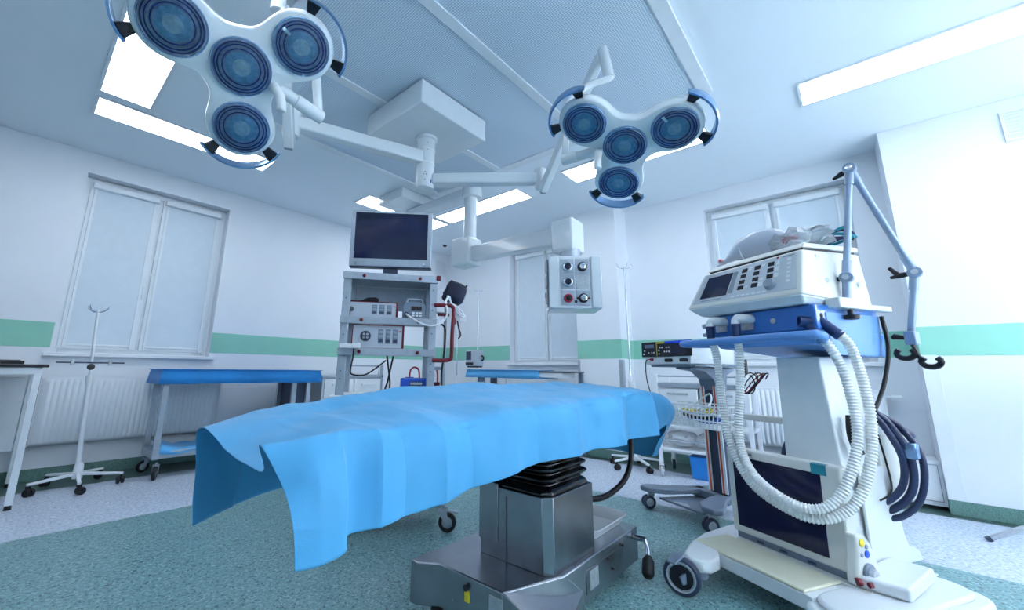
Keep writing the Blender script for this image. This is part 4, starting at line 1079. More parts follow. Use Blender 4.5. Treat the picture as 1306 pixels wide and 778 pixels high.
b = MB(); b.cyl((.53, .105, 1.135), (.468, .070, 1.215), .024, .022, 16); b.build('hose_cuff', 'navy_plastic', v)
b = MB(); b.cyl((.484, .055, 1.125), (.445, .035, 1.195), .024, .022, 16); b.build('hose_cuff', 'navy_plastic', v)
b = MB(); b.lathe([(.024, 0), (.026, .05), (.020, .05), (.019, .004), (0, .004)], (.455, .045, 1.205), (-.6, -.75, .1), 18); b.build('y_piece', 'navy_plastic', v, smooth=60)
b = MB(); b.sphere((.475, .07, 1.232), .016); b.build('port_cap', 'black_plastic', v)
# cable bundle on the right side
loops = [([(.50, .50, 1.25), (.515, .48, 1.10), (.50, .44, .95), (.485, .40, .86), (.475, .36, .80)], .009, 'cable_black'),
         ([(.475, .36, .80), (.51, .40, .735), (.545, .43, .60), (.53, .42, .46), (.46, .38, .37), (.40, .32, .375), (.38, .27, .43)], .015, 'cable_navy'),
         ([(.475, .34, .79), (.50, .38, .72), (.525, .41, .60), (.51, .40, .48), (.45, .36, .40), (.40, .30, .41), (.38, .26, .46)], .014, 'cable_navy'),
         ([(.475, .38, .79), (.53, .43, .73), (.57, .46, .60), (.55, .44, .44), (.48, .40, .345), (.41, .34, .345), (.39, .28, .40)], .013, 'cable_navy'),
         ([(.48, .33, .76), (.485, .36, .60), (.50, .34, .47), (.47, .30, .42)], .004, 'cable_black')]
for pts, r, mt in loops:
    b = MB(); b.tube(smooth_path(pts, 7), r, 10); b.build('side_cable', mt, v, smooth=60)
b = MB(); b.tube([(.47, .37, .80), (.515, .43, .735), (.545, .46, .70), (.55, .465, .69)], [.006, .017, .018, .012], 12); b.build('cable_plug', 'cable_navy', v, smooth=60)
b = MB(); b.box(.52, .575, .41, .45, .60, .67); b.build('plug_connector', 'handle_metal', v, bevel=.008)
b = MB(); b.tube(smooth_path([(.455, .22, .78), (.46, .20, .70), (.465, .22, .62)], 6), .02, 10); b.build('side_cable', 'cable_black', v)
b = MB(); b.tube(smooth_path([(.10, .36, .66), (.06, .33, .56), (.07, .30, .44), (.13, .30, .36)], 6), .016, 10); b.build('rear_cable', 'cable_navy', v)

# things lying on the ventilator
def vworld(p): return VM @ Vector(p)
t = thing('resuscitator_bag', 'clear-wrapped white resuscitator bag lying on top of the ventilator', 'resuscitator', tuple(vworld((.09, .26, 1.60))), VRZ)
b = MB(); b.tube([(-.19, -.03, .045), (-.165, -.03, .05), (-.14, -.02, .07), (-.08, 0, .098), (0, .02, .108), (.07, .04, .105), (.115, .05, .09), (.135, .055, .06)], [.012, .018, .03, .068, .084, .086, .07, .03], 22); b.build('squeeze_bag', 'bag_mask', t, smooth=60)
b = MB(); b.tube([(-.235, -.035, .035), (-.21, -.033, .04), (-.18, -.03, .045)], [.012, .020, .014], 14); b.build('valve', 'bag_plastic', t, smooth=60)
b = MB(); b.tube([(-.215, -.033, .052), (-.20, -.032, .056)], [.016, .016], 10); b.build('valve_ring', 'red', t)
b = MB(); b.tube([(.02 - .10, .002, .0975), (-.085, .0, .097)], [.0715, .0705], 22); b.build('seam_ring', 'white_plastic', t)
# crumpled plastic pouch
t = thing('plastic_pouch', 'crumpled clear plastic pouch with red print on top of the ventilator', 'plastic bag', tuple(vworld((.30, .30, 1.618))), VRZ)
b = MB(); vs = []; fs = []; n1, n2 = 26, 16
for i in range(n1):
    for j in range(n2):
        th = 2 * math.pi * i / n1; ph = math.pi * j / (n2 - 1)
        d = Vector((math.sin(ph) * math.cos(th), math.sin(ph) * math.sin(th), math.cos(ph)))
        k = 1 + .38 * mn.noise(d * 2.6 + Vector((4, 1, 7))) + .25 * mn.noise(d * 6)
        p = Vector((d.x * .155 * k, d.y * .10 * k, .058 + d.z * .062 * k)); p.z = max(.003, p.z + .015 * math.sin(d.x * 9))
        vs.append(p)
for i in range(n1):
    for j in range(n2 - 1): fs.append((i * n2 + j, ((i + 1) % n1) * n2 + j, ((i + 1) % n1) * n2 + j + 1, i * n2 + j + 1))
b.add(vs, fs); b.build('pouch', 'bag_plastic', t, smooth=25)
b = MB(); b.tube(smooth_path([(-.09, -.03, .05), (-.03, 0, .07), (.04, .01, .05), (.08, -.02, .07)], 5), .012, 8); b.build('inner_tube', 'cable_white', t)
b = MB(); b.box(-.03, .04, -.085, -.080, .04, .07); b.build('red_print', 'red', t)
t = thing('cable_coil', 'dark coiled sensor cables lying at the back of the ventilator top', 'cable', tuple(vworld((.39, .42, 1.645))), VRZ)
for k in range(5):
    rr_ = random.Random(k); pts = [( .09 * math.cos(a + k) , .05 * math.sin(a * 1.3 + k * .7), .012 + .012 * k * .8 + .012 * math.sin(a * 2 + k)) for a in [i * .6 for i in range(9)]]
    b = MB(); b.tube(smooth_path(pts, 4), .008, 8); b.build('cable_loop', 'cable_navy' if k % 2 else 'teal', t, smooth=60)

# ------------------------------------------------------------------ endoscopy rack (local: x to the right along its front, y to the back)
KRZ = R(-36)
KM = Matrix.Translation(Vector((1.373, 2.449, 0))) @ Matrix.Rotation(KRZ, 4, 'Z')
k = thing('equipment_rack', 'grey wheeled equipment rack with three shelves and maroon handle', 'equipment rack', (1.373, 2.449, 0), KRZ)
RW, RD = .62, .42
for x in (0, RW - .05):
    for y in (.0, RD - .045):
        b = MB(); b.box(x, x + .05, y, y + .045, .14, 1.60 if y < .1 else 1.60); b.build('post', 'grey_metal', k, bevel=.004)
for x in (-.001, RW - .0):
    pass
for z in (1.56, 1.265, 1.06):
    b = MB(); b.box(.0, RW, -.012, RD, z + .022, z + .032); sh = b.build('shelf', 'grey_metal', k, bevel=.002)
    b = MB(); b.box(-.004, RW + .004, -.018, -.004, z - .012, z + .036); b.build('shelf_lip', 'grey_metal', sh, bevel=.003)
    for x in (.0, RW - .012):
        q = MB(); q.box(x, x + .012, 0, RD, z - .01, z + .022); q.build('shelf_side', 'grey_metal', sh, bevel=.002)
    for x in (.13, .50):
        q = MB(); q.lathe([(0, 0), (.012, 0), (.012, .006), (.009, .012), (0, .013)], (x, -.018, z + .012), (0, -1, 0), 14); q.build('maroon_stud', 'maroon', sh)
b = MB(); b.box(.02, RW - .02, RD - .01, RD - .004, 1.40, 1.58); b.build('back_bar', 'grey_metal', k)
b = MB(); b.box(-.03, RW + .03, -.03, RD + .02, .775, .800); b.build('lower_shelf', 'white_plastic', k, bevel=.006)
b = MB(); b.box(-.05, RW + .06, -.05, RD + .06, .13, .17); b.build('base', 'grey_metal', k, bevel=.01)
for x, y, h in ((-.06, -.05, 200), (RW + .075, -.06, -20), (-.06, RD + .05, 160), (RW + .07, RD + .05, 20)):
    caster(k, (x, y, 0), R(h), .055, .03, .03, 'black_rubber', 'grey_metal', world=False, brake=True)
for x, z in ((.012, 1.42), (.012, 1.18), (.012, .95), (.012, .90)):
    b = MB(); b.cyl((x + .012, -.001, z), (x + .012, -.004, z), .005, seg=8); b.build('screw', 'steel_dark', k)
for x, z in ((.605, 1.50), (.605, 1.40), (.605, 1.36), (.605, 1.2), (.605, 1.0), (.605, .95)):
    b = MB(); b.cyl((x - .012, -.001, z), (x - .012, -.004, z), .005, seg=8); b.build('screw', 'steel_dark', k)
# slim cable mast on the right, carrying the maroon handle
b = MB(); b.box(RW + .075, RW + .095, .16, .18, .16, 1.42); b.build('cable_mast', 'grey_metal', k, bevel=.003)
b = MB(); b.box(RW, RW + .09, .16, .18, 1.36, 1.375); b.box(RW, RW + .09, .16, .18, .96, .985); b.build('mast_arm', 'grey_metal', k, bevel=.002)
b = MB(); b.tube(smooth_path([(RW - .02, -.02, 1.395), (RW + .06, -.02, 1.398), (RW + .10, -.02, 1.392), (RW + .115, -.02, 1.36), (RW + .11, -.02, 1.2), (RW + .11, -.02, 1.07), (RW + .10, -.02, 1.035), (RW + .06, -.02, 1.025), (RW - .02, -.02, 1.025)], 6), .0135, 12); b.build('side_handle', 'maroon', k, smooth=60)
b = MB(); b.box(RW - .01, RW + .02, -.03, -.002, 1.565, 1.60); b.build('corner_cap', 'maroon', k, bevel=.004)
b = MB(); b.box(RW + .11, RW + .135, -.02, .02, 1.27, 1.315); b.build('hook_block', 'maroon', k, bevel=.004)
b = MB(); b.box(RW + .01, RW + .09, -.0, .02, 1.325, 1.345); b.build('mast_arm', 'maroon', k, bevel=.003)
def kworld(x, y, z): return tuple(KM @ Vector((x, y, z)))
# monitor
t = thing('flat_monitor', 'large grey-framed flat monitor with dark screen on top of the rack', 'monitor', kworld(.30, .14, 1.593), KRZ - R(8))
b = MB(); b.hexa([(-.285, -.06, .075), (.285, -.06, .075), (.285, -.005, .075), (-.285, -.005, .075), (-.285, -.085, .480), (.285, -.085, .480), (.285, -.035, .480), (-.285, -.035, .480)]); mo = b.build('bezel', 'grey_metal', t, bevel=.006, seg=3)
b = MB(); b.hexa([(-.255, -.0645, .130), (.255, -.0645, .130), (.255, -.05, .130), (-.255, -.05, .130), (-.255, -.085, .462), (.255, -.085, .462), (.255, -.07, .462), (-.255, -.07, .462)]); b.build('screen', 'screen', mo, smooth=0)
b = MB(); b.hexa([(-.282, -.058, .066), (.287, -.058, .066), (.287, -.01, .066), (-.282, -.01, .066), (-.282, -.061, .075), (.287, -.061, .075), (.287, -.01, .075), (-.282, -.01, .075)]); b.build('lower_edge', 'slate_dark', mo, bevel=.002)
q = MB(); q.lathe([(0, 0), (.011, 0), (.009, .005), (0, .006)], (.235, -.064, .098), (0, -1, 0), 16); q.build('power_button', 'chrome', mo)
b = MB(); b.box(-.25, -.23, -.064, -.06, .085, .105); b.build('badge', 'print_grey', mo)
b = MB(); b.box(-.05, .05, -.04, .0, .0, .20); b.build('stand_neck', 'slate_dark', t, bevel=.004)
b = MB(); b.box(-.13, .13, -.10, .08, .0, .012); b.build('stand_foot', 'slate_dark', t, bevel=.005)
b = MB(); b.box(-.20, .20, -.03, .01, .15, .38); b.build('rear_housing', 'slate', t, bevel=.01)
# boxes on the shelves
def device(name, label, x0, x1, z0, z1, y0=.0, dep=.30, knob=(.15, .3), kr=.02, slots=((.50, .60), (.64, .74), (.78, .88)), ringed=False):
    t = thing(name, label, 'medical device', kworld(x0, y0, z0), KRZ)
    w, h = x1 - x0, z1 - z0
    b = MB(); b.box(0.004, w - .004, .004, dep, .004, h - .004); b.build('housing', 'device_grey', t, bevel=.003)
    b = MB(); q = .006
    b.box(0, w, -.004, .012, 0, q); b.box(0, w, -.004, .012, h - q, h); b.box(0, q, -.004, .012, q, h - q); b.box(w - q * 2.2, w, -.004, .012, q, h - q)
    b.build('front_frame', 'maroon', t, bevel=.001)
    b = MB(); b.box(q, w - q * 2.2, -.002, .006, q, h - q); b.build('front_plate', 'device_grey', t)
    for s0, s1 in slots:
        b = MB(); b.box(w * s0, w * s1, -.004, 0, h * .22, h * .82); b.build('button_strip', 'slate', t, bevel=.002)
        for r in range(3):
            b = MB(); b.box(w * s0 + .004, w * s1 - .004, -.0055, -.003, h * (.28 + r * .18), h * (.39 + r * .18)); b.build('button', 'print_grey' if r else 'slate_dark', t, bevel=.001)
    q = MB(); q.lathe([(0, 0), (kr, 0), (kr, .006), (kr * .85, .012), (kr * .5, .013), (0, .013)], (w * knob[0], -.002, h * knob[1]), (0, -1, 0), 24); q.build('socket', 'steel_dark' if not ringed else 'slate_dark', t, smooth=40)
    if ringed:
        for a in range(4):
            c = (w * knob[0] + kr * .45 * math.cos(R(45 + 90 * a)), -.014, h * knob[1] + kr * .45 * math.sin(R(45 + 90 * a)))
            q = MB(); q.lathe([(0, 0), (kr * .25, 0), (kr * .2, .006), (0, .006)], c, (0, -1, 0), 12); q.build('socket_hole', 'label_silver', t)
    b = MB(); b.box(w * .90, w * .95, -.004, 0, h * .70, h * .76); b.build('badge', 'red', t)
    return t
device('light_source', 'grey and maroon light source box on the middle rack shelf', .02, .362, 1.298, 1.405, .02, .32, (.12, .5), .016)
device('camera_controller', 'taller grey and maroon camera control box on the bottom rack shelf', .075, .41, 1.093, 1.252, .02, .32, (.26, .52), .034, ringed=True)
t = thing('insufflator', 'small grey pump unit with carrying handle on the middle rack shelf', 'medical device', kworld(.395, .02, 1.298), KRZ)
b = MB(); b.prism([(0, 0), (.155, 0), (.155, .085), (.14, .115), (.02, .115), (0, .085)], (0, 0, 0), (1, 0, 0), (0, 0, 1), (0, 1, 0), 0, .16); b.build('housing', 'slate', t, bevel=.004)
b = MB(); b.tube(smooth_path([(.02, .03, .105), (.03, .03, .135), (.05, .03, .14), (.105, .03, .14), (.125, .03, .135), (.135, .03, .105)], 4), .007, 8); b.build('carry_handle', 'grey_metal', t)
b = MB(); b.box(.055, .125, -.004, .0, .06, .088); b.build('display', 'black_plastic', t)
for x in (.06, .085, .11):
    for z in (.018, .036): 
        b = MB(); b.box(x, x + .018, -.004, 0, z, z + .012); b.build('button', 'white_plastic', t, bevel=.001)
b = MB(); b.cyl((.022, .0, .03), (.022, -.014, .03), .016, seg=16); b.build('socket', 'slate_dark', t)
t = thing('suction_unit', 'bright blue portable unit on the lowest rack board', 'medical device', kworld(.405, .04, .801), KRZ)
b = MB(); b.box(0, .185, 0, .16, 0, .105); b.build('housing', 'bright_blue', t, bevel=.012, seg=3)
b = MB(); b.box(.055, .15, -.003, .002, .025, .085); b.build('front_recess', 'navy_plastic', t, bevel=.003)
b = MB(); b.box(.06, .14, -.012, 0, .062, .078); b.build('front_lever', 'label_silver', t, bevel=.003)
q = MB(); q.lathe([(0, 0), (.013, 0), (.013, .008), (0, .009)], (.065, -.003, .04), (0, -1, 0), 16); q.build('socket', 'black_plastic', t)
t = thing('red_tubing', 'red looped tubing with blue taps behind the blue unit on the rack', 'tubing', kworld(.52, .25, .801), KRZ)
for dx, dz in ((0, .0), (.13, -.01)):
    b = MB(); b.tube(smooth_path([(dx - .05, 0, .10), (dx - .045, 0, .155), (dx - .02, 0, .178), (dx + .01, 0, .165), (dx + .02, 0, .12), (dx + .02, 0, .04), (dx + .02, 0, .006)], 5), .006, 8); b.build('tube', 'red', t, smooth=60)
b = MB(); b.box(-.08, -.02, -.01, .012, .095, .11); b.build('tap', 'bright_blue', t, bevel=.003)
b = MB(); b.cyl((-.05, 0, .0), (-.05, 0, .098), .006, seg=8); b.build('tap_stem', 'red', t)
b = MB(); b.box(.0, .05, -.012, .012, .055, .085); b.box(.128, .168, -.012, .012, .03, .075); b.build('coupling', 'maroon', t, bevel=.004)
t = thing('endoscope_camera', 'black camera head with cable lying on the grey light source', 'endoscope camera', kworld(.16, .10, 1.406), KRZ)
b = MB(); b.tube([(-.03, -.02, .012), (.0, -.02, .018), (.05, -.02, .020), (.07, -.02, .014)], [.011, .018, .020, .012], 12); b.build('head', 'black_rubber', t, smooth=60)
b = MB(); b.tube(smooth_path([(-.03, -.02, .012), (-.06, -.01, .009), (-.09, -.02, .008), (-.11, -.03, .008)], 5), .006, 8); b.build('lead', 'cable_black', t)
b = MB(); b.box(.02, .17, .02, .12, .0, .018); b.build('cable_pad', 'slate', t, bevel=.006)
t = thing('cable_connector', 'white plug block hanging at the left of the bottom rack shelf', 'connector', kworld(.04, -.035, 1.09), KRZ)
b = MB(); b.box(-.03, .06, -.03, .01, .0, .028); b.box(.045, .10, -.035, -.005, .002, .034); b.build('plug_block', 'white_plastic', t, bevel=.005)
b = MB(); b.tube(smooth_path([(.06, -.02, -.0), (.058, -.02, -.06), (.05, -.02, -.13), (.06, -.015, -.16), (.13, .0, -.165), (.19, .05, -.13), (.26, .12, -.07)], 6), .005, 8); b.build('cord', 'cable_black', t)
for i, (x, lean) in enumerate(((.305, .03), (.35, -.03))):
    b = MB(); b.tube(smooth_path([(x, .20, 1.06), (x + lean * .5, .20, .97), (x + lean, .20, .88), (x + lean * 1.2, .20, .815), (x + .09, .18, .812), (x + .02, .15, .81)], 6), .006, 8)
    tag(b.tf(KM).build('hanging_cable', 'cable_black', None, smooth=60), 'black cable hanging under the rack shelves, %s of the crossing pair' % ('left' if i == 0 else 'right'), 'cable', 'cables on the rack')
b = MB(); b.tube(smooth_path([(RW + .02, .0, 1.27), (RW + .06, .05, 1.262), (RW + .075, .08, 1.22), (RW + .075, .09, 1.1), (RW + .06, .09, .95), (RW + .06, .08, .83)], 6), .007, 8)
tag(b.tf(KM).build('hanging_cable', 'cable_black', None, smooth=60), 'black cable hanging inside the maroon rack handle', 'cable', 'cables on the rack')
b = MB(); b.tube(smooth_path([(.417, .0, 1.328), (.45, -.05, 1.300), (.53, -.075, 1.255), (.60, -.07, 1.25), (.66, -.05, 1.28), (.69, -.04, 1.34), (.68, -.02, 1.42), (.70, 0, 1.46)], 8), .007, 8)
tag(b.tf(KM).build('white_cable', 'cable_white', None, smooth=60), 'white cable looping from the small pump unit to the dark pouch', 'cable', 'cables on the rack')
# dark pouch on the right of the rack
t = thing('head_lamp_case', 'dark navy padded pouch with white leads hanging beside the rack', 'pouch', kworld(RW + .12, .06, 1.42), KRZ)
b = MB(); vs = []; fs = []; n1, n2 = 20, 12
for i in range(n1):
    for j in range(n2):
        th = 2 * math.pi * i / n1; ph = math.pi * j / (n2 - 1)
        d = Vector((math.sin(ph) * math.cos(th), math.sin(ph) * math.sin(th), math.cos(ph)))
        s = lambda x: math.copysign(abs(x) ** .55, x)
        p = Vector((s(d.x) * .075, s(d.y) * .06, s(d.z) * .075)) * (1 + .18 * mn.noise(d * 2.2 + Vector((2, 5, 1))))
        vs.append(Matrix.Rotation(R(18), 3, 'Y') @ p + Vector((0.01, 0, .08)))
for i in range(n1):
    for j in range(n2 - 1): fs.append((i * n2 + j, ((i + 1) % n1) * n2 + j, ((i + 1) % n1) * n2 + j + 1, i * n2 + j + 1))
b.add(vs, fs); b.build('pouch_body', 'pouch_navy', t, smooth=35)
b = MB(); b.tube([(.07, 0, .10), (.10, 0, .14)], [.012, .006], 8); b.build('strap', 'black_plastic', t)
for q_ in range(3):
    b = MB(); b.tube(smooth_path([(-.05 + .01 * q_, -.05, .05), (-.01, -.06, -.01 - .01 * q_), (.05, -.05, -.05 - .02 * q_), (.085, -.03, -.09), (.075 - .02 * q_, -.03, -.125), (.04, -.03, -.09 + .02 * q_), (.0, -.04, -.03)], 6), .005, 8); b.build('lead', 'cable_white', t, smooth=60)
b = MB(); b.tube(smooth_path([(.03, -.03, -.12), (.045, -.03, -.18), (.055, -.03, -.22), (.04, -.03, -.245)], 5), .006, 8); b.build('lead', 'cable_black', t)

# ------------------------------------------------------------------ electrosurgery cart (local: x to the right along its front, y to the back)
CRZ = math.atan2(-.906, -.424)
CM = Matrix.Translation(Vector((3.043, .763, 0))) @ Matrix.Rotation(CRZ, 4, 'Z')
def cworld(x, y, z): return tuple(CM @ Vector((x, y, z)))
c = thing('unit_cart', 'grey pedestal cart with orange-striped column and splayed base', 'cart', (3.043, .763, 0), CRZ)
def wing(sx):
    pts = [(sx * .30, -.06), (sx * .22, -.06), (sx * .14, .02), (sx * .09, .16), (sx * .06, .34), (sx * .14, .36), (sx * .20, .20), (sx * .29, .06), (sx * .32, -.0)]
    pts = [(p[0] - .25, p[1]) for p in pts]
    q = MB(); q.prism(pts if sx > 0 else pts[::-1], (0, 0, 0), (1, 0, 0), (0, 1, 0), (0, 0, 1), .115, .15); q.build('base_wing', 'slate', c, bevel=.010, seg=3)
wing(1); wing(-1)
b = MB(); b.prism([(-.43, .0), (-.07, .0), (-.13, .30), (-.37, .30)], (0, 0, 0), (1, 0, 0), (0, 1, 0), (0, 0, 1), .078, .092); b.build('foot_plate', 'slate', c, bevel=.004)
b = MB(); b.prism([(-.25 + .06 * math.cos(R(a)), .005 + .05 * math.sin(R(a))) for a in range(0, 181, 15)], (0, 0, 0), (1, 0, 0), (0, 1, 0), (0, 0, 1), .0915, .094); b.build('foot_recess', 'label_silver', c)
b = MB(); b.prism([(-.40, .28), (-.10, .28), (-.16, .52), (-.34, .52)], (0, 0, 0), (1, 0, 0), (0, 1, 0), (0, 0, 1), .09, .15); b.build('base_block', 'slate', c, bevel=.01)
for x, y, h in ((0.0, .0, 250), (-.5, .0, 250), (-.06, .50, 120), (-.44, .50, 120)):
    caster(c, (x, y, 0), R(h), .045, .022, .02, 'slate_dark', 'label_silver', twin=True, world=False)
b = MB(); b.box(-.245, -.125, .30, .40, .15, .98); b.build('column', 'slate_dark', c, bevel=.006)
for x0, x1, mt in ((-.252, -.240, 'white_plastic'), (-.240, -.226, 'orange'), (-.226, -.220, 'white_plastic'), (-.150, -.144, 'white_plastic'), (-.144, -.130, 'orange'), (-.130, -.110, 'white_plastic')):
    b = MB(); b.box(x0, x1, .292, .300, .16, .90); b.build('column_stripe', mt, c)
b = MB(); b.prism([(.06, 1.005), (.50, 1.005), (.50, .985), (.42, .95), (.40, .84), (.30, .84), (.28, .92), (.20, .975), (.06, .99)], (-.25, 0, 0), (0, 1, 0), (0, 0, 1), (1, 0, 0), 0, .13); b.build('bracket', 'slate', c, bevel=.006)
b = MB(); b.box(-.44, -.05, .02, .46, 1.005, 1.022); b.build('top_tray', 'slate', c, bevel=.004)
b = MB(); b.box(-.22, -.14, .28, .30, .93, .955); b.build('orange_latch', 'orange', c, bevel=.004)
t = thing('electrosurgical_unit', 'white electrosurgery generator with black control panel on the grey cart', 'medical device', cworld(-.27, .0, 1.024), CRZ)
b = MB(); b.hexa([(-.20, .0, .0), (.20, .0, .0), (.20, .44, .0), (-.20, .44, .0), (-.22, -.0, .155), (.22, .0, .155), (.21, .44, .150), (-.21, .44, .150)]); b.build('housing', 'white_plastic', t, bevel=.006)
b = MB(); b.hexa([(-.225, -.012, .055), (.225, -.012, .055), (.222, .002, .055), (-.222, .002, .055), (-.228, -.006, .165), (.228, -.006, .165), (.225, .01, .165), (-.225, .01, .165)]); fpn = b.build('control_panel', 'black_plastic', t, bevel=.003)
b = MB(); b.box(-.075, -.07, -.0125, -.008, .06, .162); b.box(-.07, .0, -.0105, -.006, .150, .162); b.build('yellow_band', 'display_yellow', fpn)
b = MB(); b.box(.0, .222, -.0105, -.006, .148, .163); b.build('blue_band', 'display_blue', fpn)
b = MB(); b.box(-.19, -.10, -.0125, -.008, .12, .145); b.build('readout', 'slate', fpn)
for x, z in ((-.20, .075), (-.19, .10), (-.15, .085), (-.12, .085), (-.10, .085), (-.05, .075), (-.05, .10), (-.04, .12), (-.02, .12), (.02, .12), (.04, .12), (.0, .09), (.02, .09), (.04, .09)):
    q = MB(); q.lathe([(0, 0), (.006, 0), (.005, .004), (0, .004)], (x, -.0125, z), (0, -1, 0), 10); q.build('button', 'white_plastic', fpn)
b = MB(); b.box(.06, .20, -.0125, -.008, .07, .14); b.build('touch_field', 'screen', fpn)
for x in (.02, .15):
    b = MB(); b.prism(arcbox(x - .035, x + .035, .016, .040, 0, 0, .01), (0, 0, 0), (1, 0, 0), (0, 0, 1), (0, 1, 0), -.004, .002); b.build('outlet', 'black_plastic', t)
q = MB(); q.cyl((-.13, .0, .035), (-.13, -.02, .035), .010, seg=12); q.build('plug', 'red', t)
b = MB(); b.tube(smooth_path([(-.13, -.02, .035), (-.16, -.03, .03), (-.175, -.03, -.02), (-.17, -.03, -.12), (-.15, -.02, -.22)], 6), .0035, 6); b.build('lead', 'cable_black', t)
# wire basket with cables
t = thing('wire_basket', 'white wire basket holding leads on the grey cart column', 'basket', cworld(-.06, .06, .622), CRZ)
bw, bd, bh = .19, .12, .135
def wire(nm, pts, r=.0042): q = MB(); q.tube(pts, r, 6); q.build(nm, 'white_plastic', t)
for z in (0, .045, .09, .135):
    e_ = 1 + z * .8
    wire('rim_wire', [(-bw * e_, -bd, z), (bw * e_, -bd, z), (bw * e_, bd, z), (-bw * e_, bd, z), (-bw * e_, -bd, z)], .005)
wires = [(-bw + i * (2 * bw / 14), -bd) for i in range(15)] + [(-bw + i * (2 * bw / 14), bd) for i in range(15)]
for x, y in wires: wire('upright_wire', [(x, y, 0), (x * (1 + .108), y, .135)])
for y in (-.08, -.04, 0, .04, .08):
    for s in (-1, 1): wire('upright_wire', [(s * bw, y, 0), (s * bw * 1.108, y, .135)])
for x, y in wires[:15]: wire('floor_wire', [(x, -bd, 0), (x, bd, 0)])
b = MB(); b.box(-.13, -.08, bd, .24, .02, .06); b.build('mount', 'slate', t)
rl = random.Random(11)
for i, (mt, nm, lab) in enumerate((('bright_blue', 'lead_bundle', 'blue coiled lead in the wire basket'), ('cable_black', 'lead_bundle', 'black coiled lead in the wire basket'), ('cable_white', 'lead_bundle', 'white lead looping up out of the wire basket'), ('yellow', 'lead_bundle', 'yellow tipped lead in the wire basket'))):
    pts = []
    for s in range(12):
        a = s * 1.05 + i
        pts.append((.11 * math.cos(a) - .04 + (.05 if i == 0 else 0), .065 * math.sin(a), .02 + .018 * i + .01 * math.sin(a * 2) + (.12 * math.exp(-((s - 5) ** 2) / 2.) if i == 2 else 0)))
    q = MB(); q.tube(smooth_path(pts, 4), .010 if i < 2 else .006, 7)
    M_ = Matrix.Translation(Vector(cworld(-.06, .06, .642))) @ Matrix.Rotation(CRZ, 4, 'Z')
    tag(q.tf(M_).build(nm, mt, None, smooth=60), lab, 'cable', 'leads in the wire basket')
# bundle of dark leads on the side of the generator
t = thing('lead_coil', 'loose black leads hanging between the generator and the ventilator hoses', 'cable', cworld(.05, .40, .80), CRZ)
for i in range(4):
    pts = [(.06 * math.cos(a) + .02 * i, .03 * math.sin(a * .7 + i), .10 + .07 * math.sin(a + i * .6)) for a in [s * .8 for s in range(10)]]
    b = MB(); b.tube(smooth_path(pts, 4), .004, 6); b.build('lead', 'cable_black' if i != 2 else 'maroon', t)
b = MB(); b.tube([(-.01, 0, .16), (-.02, .0, .26)], [.012, .02], 8); b.build('holder', 'black_plastic', t)

# ------------------------------------------------------------------ shelf trolley by the far wall
t = thing('shelf_trolley', 'white wheeled shelf trolley standing under the far window', 'trolley', (4.48, 1.12, 0))
for x, y in ((4.30, 1.49), (4.66, 1.49), (4.30, .72), (4.66, .72)):
    b = MB(); b.box(x - .016, x + .016, y - .016, y + .016, .11, .945); b.build('post', 'white_paint', t, bevel=.003, world=True)
    caster(t, (x, y, 0), R(200) if x < 4.5 else R(20), .045, .026, .015, 'slate_dark' if x > 4.5 else 'label_silver', 'white_plastic')
b = MB(); b.box(4.29, 4.67, .71, 1.50, .825, .865); b.build('top_shelf', 'grey_metal', t, bevel=.003, world=True)
for y0, y1 in ((.75, 1.10), (1.12, 1.47)):
    b = MB(); b.box(4.30, 4.66, y0, y1, .62, .815); dr = b.build('drawer', 'white_plastic', t, bevel=.006, world=True)
    b = MB(); b.box(4.288, 4.299, y0 + .08, y1 - .08, .755, .775); b.build('drawer_pull', 'label_silver', dr, bevel=.003, world=True)
for z in (.45, .235):
    b = MB(); b.box(4.29, 4.67, .71, 1.50, z, z + .022); b.build('shelf', 'white_paint', t, bevel=.003, world=True)
b = MB(); b.tube([(4.30, 1.49, .93), (4.30, .72, .93)], .008, 8); b.build('guard_rail', 'chrome', t, world=True)
b = MB(); b.tube([(4.30, 1.49, .335), (4.30, .72, .335)], .006, 8); b.build('guard_rail', 'chrome', t, world=True)
for i, (y, lab) in enumerate(((1.33, 'clear plastic pack on the low trolley shelf, nearest the drape end'), (1.08, 'clear plastic pack on the low trolley shelf, nearest the orange-striped column'))):
    b = MB(); vs = []; fs = []; n1, n2 = 20, 10
    for a in range(n1):
        for j in range(n2):
            th = 2 * math.pi * a / n1; ph = math.pi * j / (n2 - 1)
            d = Vector((math.sin(ph) * math.cos(th), math.sin(ph) * math.sin(th), math.cos(ph)))
            s = lambda x: math.copysign(abs(x) ** .6, x)
            p = Vector((s(d.x) * .13, s(d.y) * .115, s(d.z) * .065)) * (1 + .25 * mn.noise(d * 2.5 + Vector((i * 3, 0, 0))))
            vs.append((4.47 + p.x, y + p.y, .338 + max(-.078, p.z)))
    for a in range(n1):
        for j in range(n2 - 1): fs.append((a * n2 + j, ((a + 1) % n1) * n2 + j, ((a + 1) % n1) * n2 + j + 1, a * n2 + j + 1))
    b.add(vs, fs); tag(b.build('plastic_pack', 'clear_plastic', None, smooth=40), lab, 'plastic bag', 'packs on the trolley shelf')
t = thing('waste_bin', 'small blue box on the floor under the shelf trolley', 'box', (4.44, 1.18, 0))
b = MB(); b.hexa([(4.37, 1.105, 0), (4.52, 1.105, 0), (4.52, 1.245, 0), (4.37, 1.245, 0), (4.36, 1.10, .195), (4.53, 1.10, .195), (4.53, 1.255, .195), (4.36, 1.255, .195)]); b.build('body', 'bin_blue', t, bevel=.006, world=True)
b = MB(); b.box(4.355, 4.535, 1.095, 1.26, .19, .20); b.build('rim', 'bin_blue', t, bevel=.003, world=True)

